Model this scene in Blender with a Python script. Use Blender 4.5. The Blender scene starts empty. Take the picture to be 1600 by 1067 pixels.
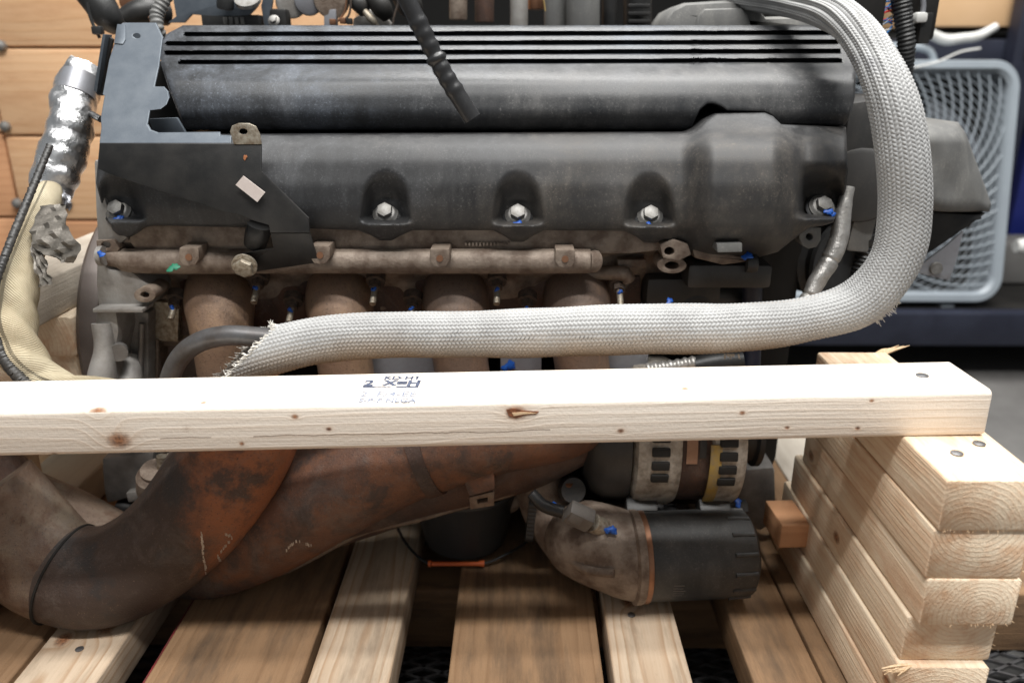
import bpy, bmesh, math, random
import numpy as np
from mathutils import Matrix, Vector
random.seed(7); rng = np.random.default_rng(7)
sc = bpy.context.scene
col = sc.collection
R_ = math.radians

# ------------------------------------------------------------------ camera
F = 1230.0                       # focal length in pixels of the 1600 px wide photograph
H = 0.605                        # camera height
PITCH = math.atan(438.5 / F); YAW = math.atan(12 / F)
cam_d = bpy.data.cameras.new('Camera'); cam = bpy.data.objects.new('Camera', cam_d); col.objects.link(cam)
cam_d.sensor_width = 36; cam_d.sensor_fit = 'HORIZONTAL'; cam_d.lens = F * 36 / 1600
cam_d.clip_start = 0.02; cam_d.clip_end = 60
cam.location = (0, 0, H); cam.rotation_euler = (math.pi / 2 - PITCH, 0, YAW)
cam_d.dof.use_dof = True; cam_d.dof.focus_distance = 0.64; cam_d.dof.aperture_fstop = 4.5
sc.camera = cam
CR = Matrix.Rotation(YAW, 3, 'Z') @ Matrix.Rotation(math.pi / 2 - PITCH, 3, 'X')

# ------------------------------------------------------------------ light: a workshop with lamps on the ceiling
world = bpy.data.worlds.new('World'); sc.world = world; world.use_nodes = True
bg = world.node_tree.nodes['Background']; bg.inputs[0].default_value = (0.93, 0.97, 1.0, 1); bg.inputs[1].default_value = 0.25
def lamp(name, loc, tgt, sx, sy, watts, colr):
    d = bpy.data.lights.new(name, 'AREA'); d.shape = 'RECTANGLE'; d.size = sx; d.size_y = sy; d.energy = watts; d.color = colr
    o = bpy.data.objects.new(name, d); col.objects.link(o); o.location = loc
    o.rotation_euler = (Vector(tgt) - Vector(loc)).to_track_quat('-Z', 'Y').to_euler()
lamp('ceiling_lamp', (0.5, 0.95, 2.9), (0.4, 0.8, 0), 2.0, 0.14, 62, (1, .99, .965))
lamp('ceiling_lamp', (0.35, 1.68, 2.9), (0.2, 1.1, 0), 2.0, 0.14, 54, (1, .99, .965))
lamp('ceiling_lamp', (0.0, 0.0, 2.9), (0.0, 0.4, 0), 2.0, 0.14, 34, (1, .99, .965))
lamp('ceiling_lamp', (0.1, -0.50, 2.9), (0.1, 0.4, 0.2), 2.0, 0.14, 76, (1, .99, .97))
sc.view_settings.view_transform = 'Standard'; sc.view_settings.look = 'None'
sc.view_settings.exposure = 0.0; sc.view_settings.gamma = 1.0
sc.cycles.use_denoising = True
sc.cycles.max_bounces = 8

# ------------------------------------------------------------------ geometry helpers
def ray(x, y): return CR @ Vector(((x - 800) / F, -(y - 533.5) / F, -1))
def P(x, y, Y):                                   # the point on that sight line at depth Y (metres away from the camera)
    d = ray(x, y); t = Y / d.y
    return Vector((d.x * t, Y, H + d.z * t))
def px(n, x, y, Y):                               # n pixels at that point in metres
    d = ray(x, y); return n * (Y / d.y) / F
def hit(x, y, p, n):
    d = ray(x, y); c = Vector((0, 0, H)); t = (Vector(p) - c).dot(n) / d.dot(n)
    return c + d * t
W = {}
def add(name, verts, faces, mat, parent=None, uv=None, smooth=40, rot=None, loc=None, kind=None):
    v = np.asarray(verts, dtype=float).reshape(-1, 3)
    if loc is None:
        lo, hi = v.min(0), v.max(0); loc = Vector(((lo[0] + hi[0]) / 2, (lo[1] + hi[1]) / 2, lo[2]))
        v = v - np.array(loc)
    me = bpy.data.meshes.new(name)
    fl = [list(map(int, f)) for f in faces]
    me.from_pydata(v.tolist(), [], fl)
    if uv is not None:
        ul = me.uv_layers.new(name='UVMap'); li = np.zeros(len(me.loops), dtype=np.int32); me.loops.foreach_get('vertex_index', li)
        ul.data.foreach_set('uv', np.asarray(uv, dtype=np.float32)[li].ravel())
    me.validate()
    bm = bmesh.new(); bm.from_mesh(me); bmesh.ops.recalc_face_normals(bm, faces=bm.faces); bm.to_mesh(me); bm.free()
    if smooth is not None:
        me.polygons.foreach_set('use_smooth', [True] * len(me.polygons)); me.set_sharp_from_angle(angle=R_(smooth))
    return link(name, me, mat, parent, loc, rot, kind)
def link(name, me, mat, parent=None, loc=(0, 0, 0), rot=None, kind=None):
    o = bpy.data.objects.new(name, me); col.objects.link(o)
    if mat is not None and len(me.materials) == 0: me.materials.append(M[mat] if isinstance(mat, str) else mat)
    o.location = loc
    m = Matrix.Translation(Vector(loc))
    if rot is not None:
        o.rotation_euler = rot; m = m @ o.rotation_euler.to_matrix().to_4x4()
    W[o] = m
    if parent is not None:
        o.parent = parent; o.matrix_parent_inverse = W[parent].inverted()
    if kind: o['kind'] = kind
    return o
def addbm(name, bm, mat, parent=None, **k):
    bm.verts.index_update()
    v = [tuple(x.co) for x in bm.verts]; f = [[q.index for q in p.verts] for p in bm.faces]; bm.free()
    return add(name, v, f, mat, parent, **k)
def tag(o, label, cat, group=None):
    o['label'] = label; o['category'] = cat
    if group: o['group'] = group
    return o
def empty(name, loc):
    o = bpy.data.objects.new(name, None); col.objects.link(o); o.location = loc; o.empty_display_size = .05
    W[o] = Matrix.Translation(Vector(loc)); return o
class J:                                          # collects simple solids of ONE part
    def __init__(s): s.v = []; s.f = []
    def put(s, v, f):
        n = len(s.v); s.v += [tuple(q) for q in v]; s.f += [[i + n for i in q] for q in f]; return s
    def bm(s, b):
        b.verts.index_update(); s.put([q.co for q in b.verts], [[w.index for w in p.verts] for p in b.faces]); b.free(); return s
    def box(s, c, d, rot=None, bev=0.0, seg=2): return s.bm(boxbm(c, d, rot, bev, seg))
    def cyl(s, a, b, r, r2=None, n=24, bev=0.0): return s.bm(cylbm(a, b, r, r2, n, bev))
    def tube(s, *a, **k): v, f, uv = tube(*a, **k); return s.put(v, f)
    def plate(s, *a, **k): return s.bm(platebm(*a, **k))
    def lathe(s, prof, p, axis, n=40):
        v, f = lathe(prof, p, axis, n); return s.put(v, f)
    def out(s, name, mat, parent=None, **k): return add(name, s.v, s.f, mat, parent, **k)
def boxbm(c, d, rot=None, bev=0.0, seg=2):
    b = bmesh.new(); bmesh.ops.create_cube(b, size=1)
    for v in b.verts: v.co = Vector((v.co.x * d[0], v.co.y * d[1], v.co.z * d[2]))
    if bev: bmesh.ops.bevel(b, geom=b.edges[:], offset=min(bev, min(d) * .45), segments=seg, affect='EDGES', profile=.6)
    m = rot if rot is not None else Matrix.Identity(3)
    for v in b.verts: v.co = m @ v.co + Vector(c)
    return b
def axism(a):                                     # rotation taking Z to the axis
    return Vector((0, 0, 1)).rotation_difference(Vector(a).normalized()).to_matrix()
def cylbm(a, b_, r, r2=None, n=24, bev=0.0):
    a = Vector(a); b_ = Vector(b_); b = bmesh.new()
    bmesh.ops.create_cone(b, cap_ends=True, segments=n, radius1=r, radius2=r if r2 is None else r2, depth=(b_ - a).length)
    if bev:
        ee = [e for e in b.edges if abs(e.verts[0].co.z - e.verts[1].co.z) < 1e-9]
        bmesh.ops.bevel(b, geom=ee, offset=bev, segments=2, affect='EDGES', profile=.6)
    m = axism(b_ - a)
    for v in b.verts: v.co = m @ v.co + (a + b_) / 2
    return b
def lathe(prof, p, axis, n=40):                   # profile of (radius, along axis)
    m = axism(axis); p = Vector(p); v = []; f = []
    for i in range(n):
        a = 2 * math.pi * i / n
        for (r, z) in prof: v.append(p + m @ Vector((r * math.cos(a), r * math.sin(a), z)))
    k = len(prof)
    for i in range(n):
        for j in range(k - 1):
            f.append([i * k + j, ((i + 1) % n) * k + j, ((i + 1) % n) * k + j + 1, i * k + j + 1])
    f.append([i * k for i in range(n)][::-1]); f.append([i * k + k - 1 for i in range(n)])
    return v, f
def spline(pts, n):                               # Catmull-Rom resampled to even arc length; pts may carry extra columns
    p = np.asarray(pts, dtype=float)
    q = np.vstack([2 * p[0] - p[1], p, 2 * p[-1] - p[-2]]); o = []
    for i in range(1, len(q) - 2):
        t = np.linspace(0, 1, 24, endpoint=False)[:, None]
        a, b, c, d = q[i - 1], q[i], q[i + 1], q[i + 2]
        o.append(.5 * (2 * b + (c - a) * t + (2 * a - 5 * b + 4 * c - d) * t ** 2 + (3 * b - a - 3 * c + d) * t ** 3))
    o.append(p[-1][None]); o = np.vstack(o)
    s = np.r_[0, np.cumsum(np.linalg.norm(np.diff(o[:, :3], axis=0), axis=1))]
    e = np.linspace(0, s[-1], n)
    return np.column_stack([np.interp(e, s, o[:, k]) for k in range(o.shape[1])]), s[-1]
def tube(pts, n=40, m=16, disp=None, caps=True, cut=None, flat=1.0, up=(0, 0, 1)):   # pts rows: x y z r
    big = max(n * 3, 60); c, L = spline(pts, big)
    tg = np.gradient(c[:, :3], axis=0); tg /= np.linalg.norm(tg, axis=1)[:, None]
    nr = np.zeros_like(tg); u0 = np.array(up, float); u0 = u0 - tg[0] * u0.dot(tg[0])
    if np.linalg.norm(u0) < .1: u0 = np.array((0, 1., 0)); u0 -= tg[0] * u0.dot(tg[0])
    nr[0] = u0 / np.linalg.norm(u0)
    for i in range(1, big):
        w = nr[i - 1] - tg[i] * nr[i - 1].dot(tg[i]); nr[i] = w / np.linalg.norm(w)
    bi = np.cross(tg, nr)
    U, V = np.meshgrid(np.linspace(0, 1, n), np.arange(m) / m, indexing='ij')
    if cut is not None: U = cut(V) + U * (1 - cut(V))
    idx = U * (big - 1)
    def I(a): return np.stack([np.interp(idx.ravel(), np.arange(big), a[:, k]) for k in range(a.shape[1])], 1)
    ang = 2 * math.pi * V.ravel()
    C = I(c); Nn = I(nr); B = I(bi); r = C[:, 3].copy()
    if disp is not None: r = r + disp(U.ravel() * L, V.ravel())
    v = C[:, :3] + (Nn * np.cos(ang)[:, None] + B * flat * np.sin(ang)[:, None]) * r[:, None]
    f = []
    for i in range(n - 1):
        for j in range(m): f.append((i * m + j, i * m + (j + 1) % m, (i + 1) * m + (j + 1) % m, (i + 1) * m + j))
    if caps: f.append(list(range(m))[::-1]); f.append([(n - 1) * m + j for j in range(m)])
    uv = np.column_stack([U.ravel() * L, V.ravel()])
    return v, f, uv
def pp(rows):                                     # rows (x, y, Y, r in px) -> world rows
    o = []
    for (x, y, Y, r) in rows:
        p = P(x, y, Y); o.append((p.x, p.y, p.z, px(r, x, y, Y)))
    return o
def platebm(pts, vec, holes=(), bev=0.0):         # a flat or bent sheet: outline points in space, pushed along vec
    b = bmesh.new(); vec = Vector(vec); loops = []
    for lp in [pts] + list(holes):
        vs = [b.verts.new(Vector(p)) for p in lp]
        loops.append([b.edges.new((vs[i], vs[(i + 1) % len(vs)])) for i in range(len(vs))])
    if holes:
        bmesh.ops.triangle_fill(b, edges=[e for l in loops for e in l], use_beauty=True, use_dissolve=False)
    else:
        b.faces.new([e.verts[0] for e in []] or list(b.verts))
    ff = b.faces[:]
    r = bmesh.ops.extrude_face_region(b, geom=ff)
    for g in r['geom']:
        if isinstance(g, bmesh.types.BMVert): g.co += vec
    bmesh.ops.recalc_face_normals(b, faces=b.faces[:])
    if bev:
        ee = [e for e in b.edges if len(e.link_faces) == 2 and e.calc_face_angle(0) > R_(50)]
        bmesh.ops.bevel(b, geom=ee, offset=bev, segments=2, affect='EDGES', profile=.6)
    return b
def poly(pts, Yf):                                # pixel outline -> points in space, Yf number or function of (x, y)
    return [P(x, y, Yf(x, y) if callable(Yf) else Yf) for (x, y) in pts]
def disc(cx, cy, r, Y, n=16, ry=None):
    return poly([(cx + r * math.cos(2 * math.pi * i / n), cy + (ry or r) * math.sin(2 * math.pi * i / n)) for i in range(n)], Y)
def relief(xl, xr, ytop, ybot, Yf, back, nx, rows, rnd=0.0):   # a shaped front skin closed by sides and a back
    V = np.zeros((len(rows), nx, 3)); nr = len(rows)
    for i, v in enumerate(rows):
        a, b_ = xl(v), xr(v)
        for j in range(nx):
            x = a + (b_ - a) * j / (nx - 1); t, bo = ytop(x), ybot(x); y = t + (bo - t) * v
            Y = Yf(x, y)
            if rnd:
                d = min(x - a, b_ - x, y - t, bo - y)
                if d < rnd: Y += px(rnd, x, y, Y) * (1 - math.sqrt(max(0, 1 - (1 - d / rnd) ** 2)))
            V[i, j] = P(x, y, Y)
    vs = V.reshape(-1, 3).tolist(); f = []
    for i in range(nr - 1):
        for j in range(nx - 1): f.append([i * nx + j, i * nx + j + 1, (i + 1) * nx + j + 1, (i + 1) * nx + j])
    ring = [j for j in range(nx)] + [i * nx + nx - 1 for i in range(1, nr)] + [(nr - 1) * nx + j for j in range(nx - 2, -1, -1)] + [i * nx for i in range(nr - 2, 0, -1)]
    n0 = len(vs)
    for k in ring: vs.append([vs[k][0], back, vs[k][2]])
    for a in range(len(ring)):
        b_ = (a + 1) % len(ring); f.append([ring[a], ring[b_], n0 + b_, n0 + a])
    f.append([n0 + a for a in range(len(ring))])
    return vs, f
def piece(tab):                                   # piecewise linear function
    xs, ys = zip(*tab); return lambda x: float(np.interp(x, xs, ys))
def smoothpiece(tab, sig=7.0):                    # the same without kinks
    f = piece(tab); k = np.arange(-3 * sig, 3 * sig + .5); w = np.exp(-.5 * (k / sig) ** 2); w /= w.sum()
    xs = np.arange(tab[0][0] - 40, tab[-1][0] + 40, 1.0); ext = np.r_[[tab[0]], [tab[-1]]]
    sl0 = (tab[1][1] - tab[0][1]) / (tab[1][0] - tab[0][0]); sl1 = (tab[-1][1] - tab[-2][1]) / (tab[-1][0] - tab[-2][0])
    xx = np.arange(xs[0] - 3 * sig, xs[-1] + 3 * sig + .5); yy = np.interp(xx, *zip(*tab))
    yy = np.where(xx < tab[0][0], tab[0][1] + sl0 * (xx - tab[0][0]), np.where(xx > tab[-1][0], tab[-1][1] + sl1 * (xx - tab[-1][0]), yy))
    ys = np.convolve(yy, w, 'valid'); n = min(len(xs), len(ys))
    return lambda x: float(np.interp(x, xs[:n], ys[:n]))
def lump(seed, amp, fu, fv, n=14):                # irregular crumple made of many crossing waves
    g = np.random.default_rng(seed); q = [(g.uniform(.3, 1) * fu * g.choice((-1, 1)), g.integers(-fv, fv + 1), g.uniform(0, 6.28), g.uniform(.4, 1)) for _ in range(n)]
    return lambda u, v: amp * sum(a * np.abs(np.sin(.5 * (u * k + 2 * math.pi * m * v + p))) for k, m, p, a in q) / n * 2
def sstep(a, b, x):
    t = min(1, max(0, (x - a) / (b - a))); return t * t * (3 - 2 * t)

# ------------------------------------------------------------------ materials
M = {}
class NT:
    def __init__(s, name):
        s.m = bpy.data.materials.new(name); s.m.use_nodes = True; s.t = s.m.node_tree; s.b = s.t.nodes['Principled BSDF']; M[name] = s.m
    def n(s, ty, **k):
        q = s.t.nodes.new(ty)
        for a, b in k.items(): setattr(q, a, b)
        return q
    def l(s, a, b):
        if isinstance(a, bpy.types.NodeSocket): s.t.links.new(a, b)
        else: b.default_value = a
    def math(s, op, a, b=0.0, c=None, clamp=False):
        q = s.n('ShaderNodeMath', operation=op, use_clamp=clamp); s.l(a, q.inputs[0]); s.l(b, q.inputs[1])
        if c is not None: s.l(c, q.inputs[2])
        return q.outputs[0]
    def vec(s, op, a, b):
        q = s.n('ShaderNodeVectorMath', operation=op); s.l(a, q.inputs[0]); s.l(b, q.inputs[1]); return q.outputs[0]
    def co(s, which='Object'): return s.n('ShaderNodeTexCoord').outputs[which]
    def sep(s, v): q = s.n('ShaderNodeSeparateXYZ'); s.l(v, q.inputs[0]); return q.outputs
    def comb(s, x, y, z):
        q = s.n('ShaderNodeCombineXYZ'); s.l(x, q.inputs[0]); s.l(y, q.inputs[1]); s.l(z, q.inputs[2]); return q.outputs[0]
    def noise(s, v, scale, detail=4, rough=.55, dist=0.0):
        q = s.n('ShaderNodeTexNoise'); s.l(v, q.inputs['Vector']); q.inputs['Scale'].default_value = scale
        q.inputs['Detail'].default_value = detail; q.inputs['Roughness'].default_value = rough; q.inputs['Distortion'].default_value = dist
        return q.outputs['Fac']
    def ramp(s, f, stops):
        q = s.n('ShaderNodeValToRGB'); e = q.color_ramp.elements
        while len(e) < len(stops): e.new(.5)
        for i, (p_, c) in enumerate(stops):
            e[i].position = p_; e[i].color = (c, c, c, 1) if not hasattr(c, '__len__') else (*c, 1)
        s.l(f, q.inputs[0]); return q.outputs[0]
    def mix(s, f, a, b):
        q = s.n('ShaderNodeMix', data_type='RGBA'); s.l(f, q.inputs[0])
        for k, i in ((a, 6), (b, 7)):
            s.l(k if isinstance(k, bpy.types.NodeSocket) else (*k, 1), q.inputs[i])
        return q.outputs[2]
    def bump(s, h, dist, strength=1.0):
        q = s.n('ShaderNodeBump'); s.l(h, q.inputs['Height']); q.inputs['Distance'].default_value = dist; q.inputs['Strength'].default_value = strength
        s.l(q.outputs[0], s.b.inputs['Normal'])
    def set(s, color=None, rough=None, metal=None, **k):
        if color is not None: s.l(color if isinstance(color, bpy.types.NodeSocket) else (*color, 1), s.b.inputs['Base Color'])
        if rough is not None: s.l(rough, s.b.inputs['Roughness'])
        if metal is not None: s.l(metal, s.b.inputs['Metallic'])
        for a, b in k.items(): s.l(b, s.b.inputs[a.replace('_', ' ')])
        return s.m

def simple(name, a, b, rough=.5, metal=0.0, scale=60, stretch=(1, 1, 1), lo=.4, hi=.65, bump=0.0, bscale=None, rough2=None, spec=None):
    t = NT(name); c = t.co(); v = t.vec('MULTIPLY', c, stretch)
    n = t.noise(v, scale, 6, .62)
    f = t.ramp(n, [(lo, 0), (hi, 1)])
    r = t.math('MULTIPLY_ADD', f, (rough2 - rough) if rough2 is not None else 0.0, rough)
    t.set(t.mix(f, a, b), r, metal)
    if spec is not None: t.b.inputs['Specular IOR Level'].default_value = spec
    if bump: t.bump(t.noise(v, bscale or scale * 4, 5, .6), bump)
    return t

def wood(name, light, dark, ring=.0035, pith=(.0, -.02), contrast=.45, fibre=.35, stain=None, stain_amt=0.0, knots=(), krand=0.0, cracks=(), rough=.62, bump=.0004):
    t = NT(name); c = t.co(); s = t.sep(c)
    rnd = t.n('ShaderNodeObjectInfo').outputs['Random']
    ofs = t.comb(t.math('MULTIPLY', rnd, 37.0), t.math('MULTIPLY', rnd, 11.0), 0.0)
    cw = t.vec('ADD', t.vec('MULTIPLY', c, (2.2, 9, 9)), ofs)
    w1 = t.math('SUBTRACT', t.noise(cw, 1.0, 3, .5), .5); w2 = t.math('SUBTRACT', t.noise(t.vec('ADD', cw, (7.3, 3.1, 5.7)), 1.0, 3, .5), .5)
    oy = t.math('MULTIPLY_ADD', rnd, .03, pith[0] - .015)
    oz = t.math('MULTIPLY_ADD', t.math('FRACT', t.math('MULTIPLY', rnd, 7.31)), .03, pith[1] - .015)
    yy = t.math('ADD', t.math('SUBTRACT', s[1], oy), t.math('MULTIPLY', w1, .022)); zz = t.math('ADD', t.math('SUBTRACT', s[2], oz), t.math('MULTIPLY', w2, .022))
    r = t.math('SQRT', t.math('ADD', t.math('MULTIPLY', yy, yy), t.math('MULTIPLY', zz, zz)))
    kmask = None; khalo = None
    for (kx, kz, kr, ax, lim) in knots:                # knots: branch stubs running through the board (ax 1: along y, 2: along z)
        kx_ = t.math('MULTIPLY_ADD', t.math('FRACT', t.math('MULTIPLY', rnd, 13.7 + 29 * kx)), krand, kx - krand / 2) if krand else kx
        kz_ = t.math('MULTIPLY_ADD', t.math('FRACT', t.math('MULTIPLY', rnd, 5.3 + 17 * kx)), .03, kz - .015) if krand else kz
        dx = t.math('MULTIPLY', t.math('SUBTRACT', s[0], kx_), .75); dz = t.math('SUBTRACT', s[2 if ax == 1 else 1], kz_)
        d = t.math('SQRT', t.math('ADD', t.math('MULTIPLY', dx, dx), t.math('MULTIPLY', dz, dz)))
        d = t.math('ADD', d, t.math('MULTIPLY', w1, kr * .5))
        q = t.math('DIVIDE', d, kr)
        g = t.math('POWER', 2.718, t.math('MULTIPLY', t.math('MULTIPLY', q, q), -.35))
        r = t.math('ADD', r, t.math('MULTIPLY', g, kr * .9))
        m = t.math('SUBTRACT', 1.25, q, clamp=True)
        if lim is not None: m = t.math('MULTIPLY', m, t.math('GREATER_THAN', t.math('MULTIPLY', s[1 if ax == 1 else 2], 1.0 if lim > 0 else -1.0), abs(lim)))
        hm = t.math('POWER', t.math('SUBTRACT', 1.0, t.math('MULTIPLY', q, .36), clamp=True), 2.0)
        if lim is not None: hm = t.math('MULTIPLY', hm, t.math('GREATER_THAN', t.math('MULTIPLY', s[1 if ax == 1 else 2], 1.0 if lim > 0 else -1.0), abs(lim)))
        khalo = hm if khalo is None else t.math('MAXIMUM', khalo, hm)
        kmask = m if kmask is None else t.math('MAXIMUM', kmask, m)
    ph = t.math('FRACT', t.math('DIVIDE', t.math('ADD', r, t.math('MULTIPLY', t.noise(t.vec('MULTIPLY', c, (6, 60, 60)), 1, 3), .0022)), ring))
    rg = t.ramp(ph, [(0, .0), (.55, .25), (.88, 1), (1, .0)])
    fi = t.noise(t.vec('MULTIPLY', c, (14, 620, 620)), 1.0, 4, .6)
    lum = t.math('ADD', t.math('MULTIPLY', rg, contrast), t.math('MULTIPLY', t.math('SUBTRACT', fi, .45), fibre), clamp=True)
    bl = t.noise(t.vec('ADD', t.vec('MULTIPLY', c, (5, 22, 22)), ofs), 1.0, 4, .6)
    lum = t.math('ADD', lum, t.math('MULTIPLY', t.math('SUBTRACT', bl, .5), .55), clamp=True)
    cl = t.mix(lum, light, dark)
    if stain is not None:
        st = t.ramp(t.noise(t.vec('ADD', t.vec('MULTIPLY', c, (6, 30, 30)), ofs), 1.3, 6, .68), [(.45, 0), (.72, stain_amt)])
        cl = t.mix(st, cl, stain)
    if kmask is not None:
        cl = t.mix(t.math('MULTIPLY', khalo, .45), cl, (.56, .33, .17))
        cl = t.mix(t.ramp(t.math('ADD', kmask, t.math('MULTIPLY', t.math('SUBTRACT', t.noise(c, 300, 4, .7), .5), .5)), [(.1, 0), (.5, .6), (1.1, .95)]), cl, t.mix(t.ramp(t.noise(c, 420, 3), [(.4, 0), (.62, 1)]), (.36, .16, .075), (.10, .035, .015)))
    fr = t.ramp(t.noise(t.vec('MULTIPLY', c, (60, 190, 190)), 1.0, 5, .75), [(.62, 0), (.74, .38)])
    cl = t.mix(fr, cl, (.30, .19, .11))
    h = t.math('ADD', t.math('ADD', t.math('MULTIPLY', rg, .35), fi), t.math('MULTIPLY', t.noise(t.vec('MULTIPLY', c, (420, 420, 420)), 1.0, 3, .7), .8))
    for (x0, x1, z0) in cracks:
        wv = t.math('MULTIPLY', t.math('SUBTRACT', t.noise(t.vec('MULTIPLY', c, (22, 1, 1)), 1.0, 3), .5), .006)
        dz = t.math('ABSOLUTE', t.math('SUBTRACT', t.math('ADD', s[2], wv), z0))
        xi = t.math('MULTIPLY', t.math('GREATER_THAN', s[0], x0), t.math('LESS_THAN', s[0], x1))
        k = t.math('MULTIPLY', t.math('LESS_THAN', dz, .00032), xi)
        cl = t.mix(t.math('MULTIPLY', k, .8), cl, (.16, .08, .04)); h = t.math('SUBTRACT', h, t.math('MULTIPLY', k, 2.0))
    t.set(cl, rough); t.b.inputs['Specular IOR Level'].default_value = .25
    t.bump(h, bump)
    return t

wood('pale_spruce', (.82, .73, .60), (.62, .43, .26), ring=.0042, contrast=.3, fibre=.32)
wood('stack_spruce', (.88, .735, .555), (.69, .465, .28), ring=.0034, contrast=.40, fibre=.42, stain=(.60, .31, .15), stain_amt=.8, krand=.34,
     knots=((.03, .004, .0055, 1, None),), bump=.0007)
wood('deck_spruce', (.60, .475, .35), (.38, .225, .12), ring=.0052, contrast=.62, fibre=.5, krand=.5, knots=((.0, .0, .008, 2, None), (.12, .01, .006, 2, None), (-.2, .01, .007, 2, None)), stain=(.22, .165, .115), stain_amt=.75)
wood('deck_weathered', (.31, .19, .105), (.165, .088, .043), ring=.009, contrast=.35, fibre=.6, stain=(.085, .06, .042), stain_amt=.85, bump=.0006)
wood('deck_grey', (.56, .50, .42), (.40, .33, .26), ring=.008, contrast=.25, fibre=.4, stain=(.28, .23, .18), stain_amt=.4)
wood('cedar', (.86, .55, .32), (.68, .36, .17), ring=.012, contrast=.38, fibre=.3, stain=(.56, .25, .11), stain_amt=.5)
wood('cedar_dark', (.60, .32, .17), (.42, .19, .09), ring=.012, contrast=.35, fibre=.3)

def dusty(name, base, dust, amt=.6, rough=.42, spec=.5, sv=(9, 9, 3.2), tan=None):
    t = NT(name); c = t.co()
    d1 = t.noise(t.vec('MULTIPLY', c, sv), 1.0, 6, .62, .6); d2 = t.noise(t.vec('MULTIPLY', c, (75, 75, 16)), 1.0, 6, .7)
    d3 = t.noise(c, 26, 6, .7, .8)
    sp = t.ramp(t.noise(c, 520, 4, .75), [(.55, 0), (.66, 1)])
    f = t.math('ADD', t.math('MULTIPLY', t.ramp(d1, [(.44, 0), (.64, 1)]), .42), t.math('MULTIPLY', t.ramp(d2, [(.45, 0), (.70, 1)]), .38))
    f = t.math('MULTIPLY', f, t.ramp(d3, [(.36, .25), (.60, 1)]), clamp=True)
    f = t.math('ADD', t.math('MULTIPLY', f, amt), t.math('MULTIPLY', t.math('MULTIPLY', sp, t.ramp(d3, [(.4, .2), (.6, 1)])), .75 * amt), clamp=True)
    dc = dust if tan is None else t.mix(t.ramp(t.noise(t.vec('MULTIPLY', c, (5, 5, 5)), 1.0, 3), [(.42, 0), (.58, 1)]), dust, tan)
    t.set(t.mix(f, base, dc), t.math('MULTIPLY_ADD', f, .22, rough)); t.b.inputs['Specular IOR Level'].default_value = spec
    t.bump(t.math('ADD', t.noise(c, 1500, 3, .6), t.math('MULTIPLY', d2, .4)), .00012)
dusty('black_plastic', (.016, .016, .017), (.125, .128, .135), .72, .54, sv=(13, 13, 6), tan=(.13, .112, .092))
dusty('coil_plastic', (.018, .019, .021), (.15, .17, .205), .8, .38, sv=(14, 8, 5), tan=(.14, .135, .13))
dusty('grey_plastic', (.125, .124, .12), (.29, .28, .255), .8, .5)
dusty('dark_metal', (.030, .029, .028), (.085, .075, .065), .6, .45)
dusty('black_rubber', (.018, .018, .018), (.06, .06, .06), .5, .42)
dusty('hose_rubber', (.022, .022, .023), (.05, .05, .052), .4, .30)
dusty('filter_black', (.030, .030, .030), (.14, .135, .125), .75, .48)
dusty('bucket_plastic', (.03, .033, .035), (.10, .10, .10), .35, .42)
dusty('deep_dark', (.012, .011, .010), (.03, .026, .022), .5, .6, .3)
simple('bracket_steel', (.082, .098, .118), (.115, .132, .152), .45, .3, 40, bump=.00008, bscale=900)
simple('bracket_dark', (.013, .013, .013), (.032, .030, .028), .48, .2, 30, bump=.0001, bscale=800)
simple('cast_brown', (.27, .215, .17), (.13, .09, .066), .55, .2, 55, (1, 1, 1), .40, .64, .0006, 420, .66)
simple('cast_grey', (.36, .345, .325), (.19, .17, .15), .52, .25, 30, (1, 1, 1), .38, .68, .0003, 500, .6)
simple('cast_dark', (.17, .16, .15), (.26, .245, .23), .5, .5, 40, bump=.0003, bscale=500)
simple('plate_brown', (.155, .13, .118), (.11, .09, .08), .5, .3, 12, bump=.0001, bscale=500)
simple('zinc', (.27, .262, .25), (.17, .16, .145), .52, .6, 160, bump=.00008, bscale=1500)
simple('zinc_worn', (.42, .38, .31), (.22, .17, .12), .5, .6, 260, bump=.0003, bscale=1200)
simple('stud_dark', (.06, .05, .045), (.14, .10, .075), .55, .4, 200)
simple('paint_blue', (.006, .06, .32), (.015, .13, .55), .45, 0, 300)
simple('paint_green', (.01, .16, .09), (.02, .22, .12), .5, 0, 100)
simple('foil', (.80, .80, .80), (.60, .60, .61), .26, 1.0, 60, bump=.0010, bscale=150, rough2=.45)
simple('foil_dull', (.60, .58, .55), (.42, .40, .37), .4, .7, 120, bump=.0005, bscale=500)
simple('tape_grey', (.21, .19, .165), (.11, .10, .085), .5, .35, 70, bump=.0012, bscale=160)
simple('steel_tube', (.13, .13, .135), (.085, .075, .07), .42, .55, 40, bump=.00006, bscale=900)
simple('silver_sheet', (.36, .37, .40), (.27, .26, .27), .42, .6, 20, bump=.0001, bscale=700)
simple('fan_plastic', (.27, .305, .335), (.24, .27, .30), .45, 0, 8)
simple('fan_blade', (.10, .11, .125), (.075, .085, .10), .5, 0, 8)
simple('rack_blue', (.010, .012, .024), (.016, .019, .034), .5, 0, 20)
simple('rack_bright_blue', (.010, .018, .14), (.014, .022, .17), .45, 0, 20)
simple('sleeve_fibre', (.68, .66, .62), (.58, .54, .47), .7, 0, 300)
simple('orange_plastic', (.62, .115, .025), (.70, .15, .04), .4, 0, 50)
simple('white_sticker', (.66, .58, .54), (.60, .52, .48), .6, 0, 80)
simple('ink', (.03, .04, .075), (.12, .14, .20), .8, 0, 700, (1, 1, 1), .45, .6)
simple('ink_pale', (.09, .12, .19), (.30, .32, .38), .8, 0, 500, (1, 1, 1), .35, .6)
simple('copper', (.33, .17, .10), (.24, .12, .07), .4, .7, 60)
simple('nail_steel', (.22, .22, .23), (.12, .11, .10), .45, .7, 200)
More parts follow.
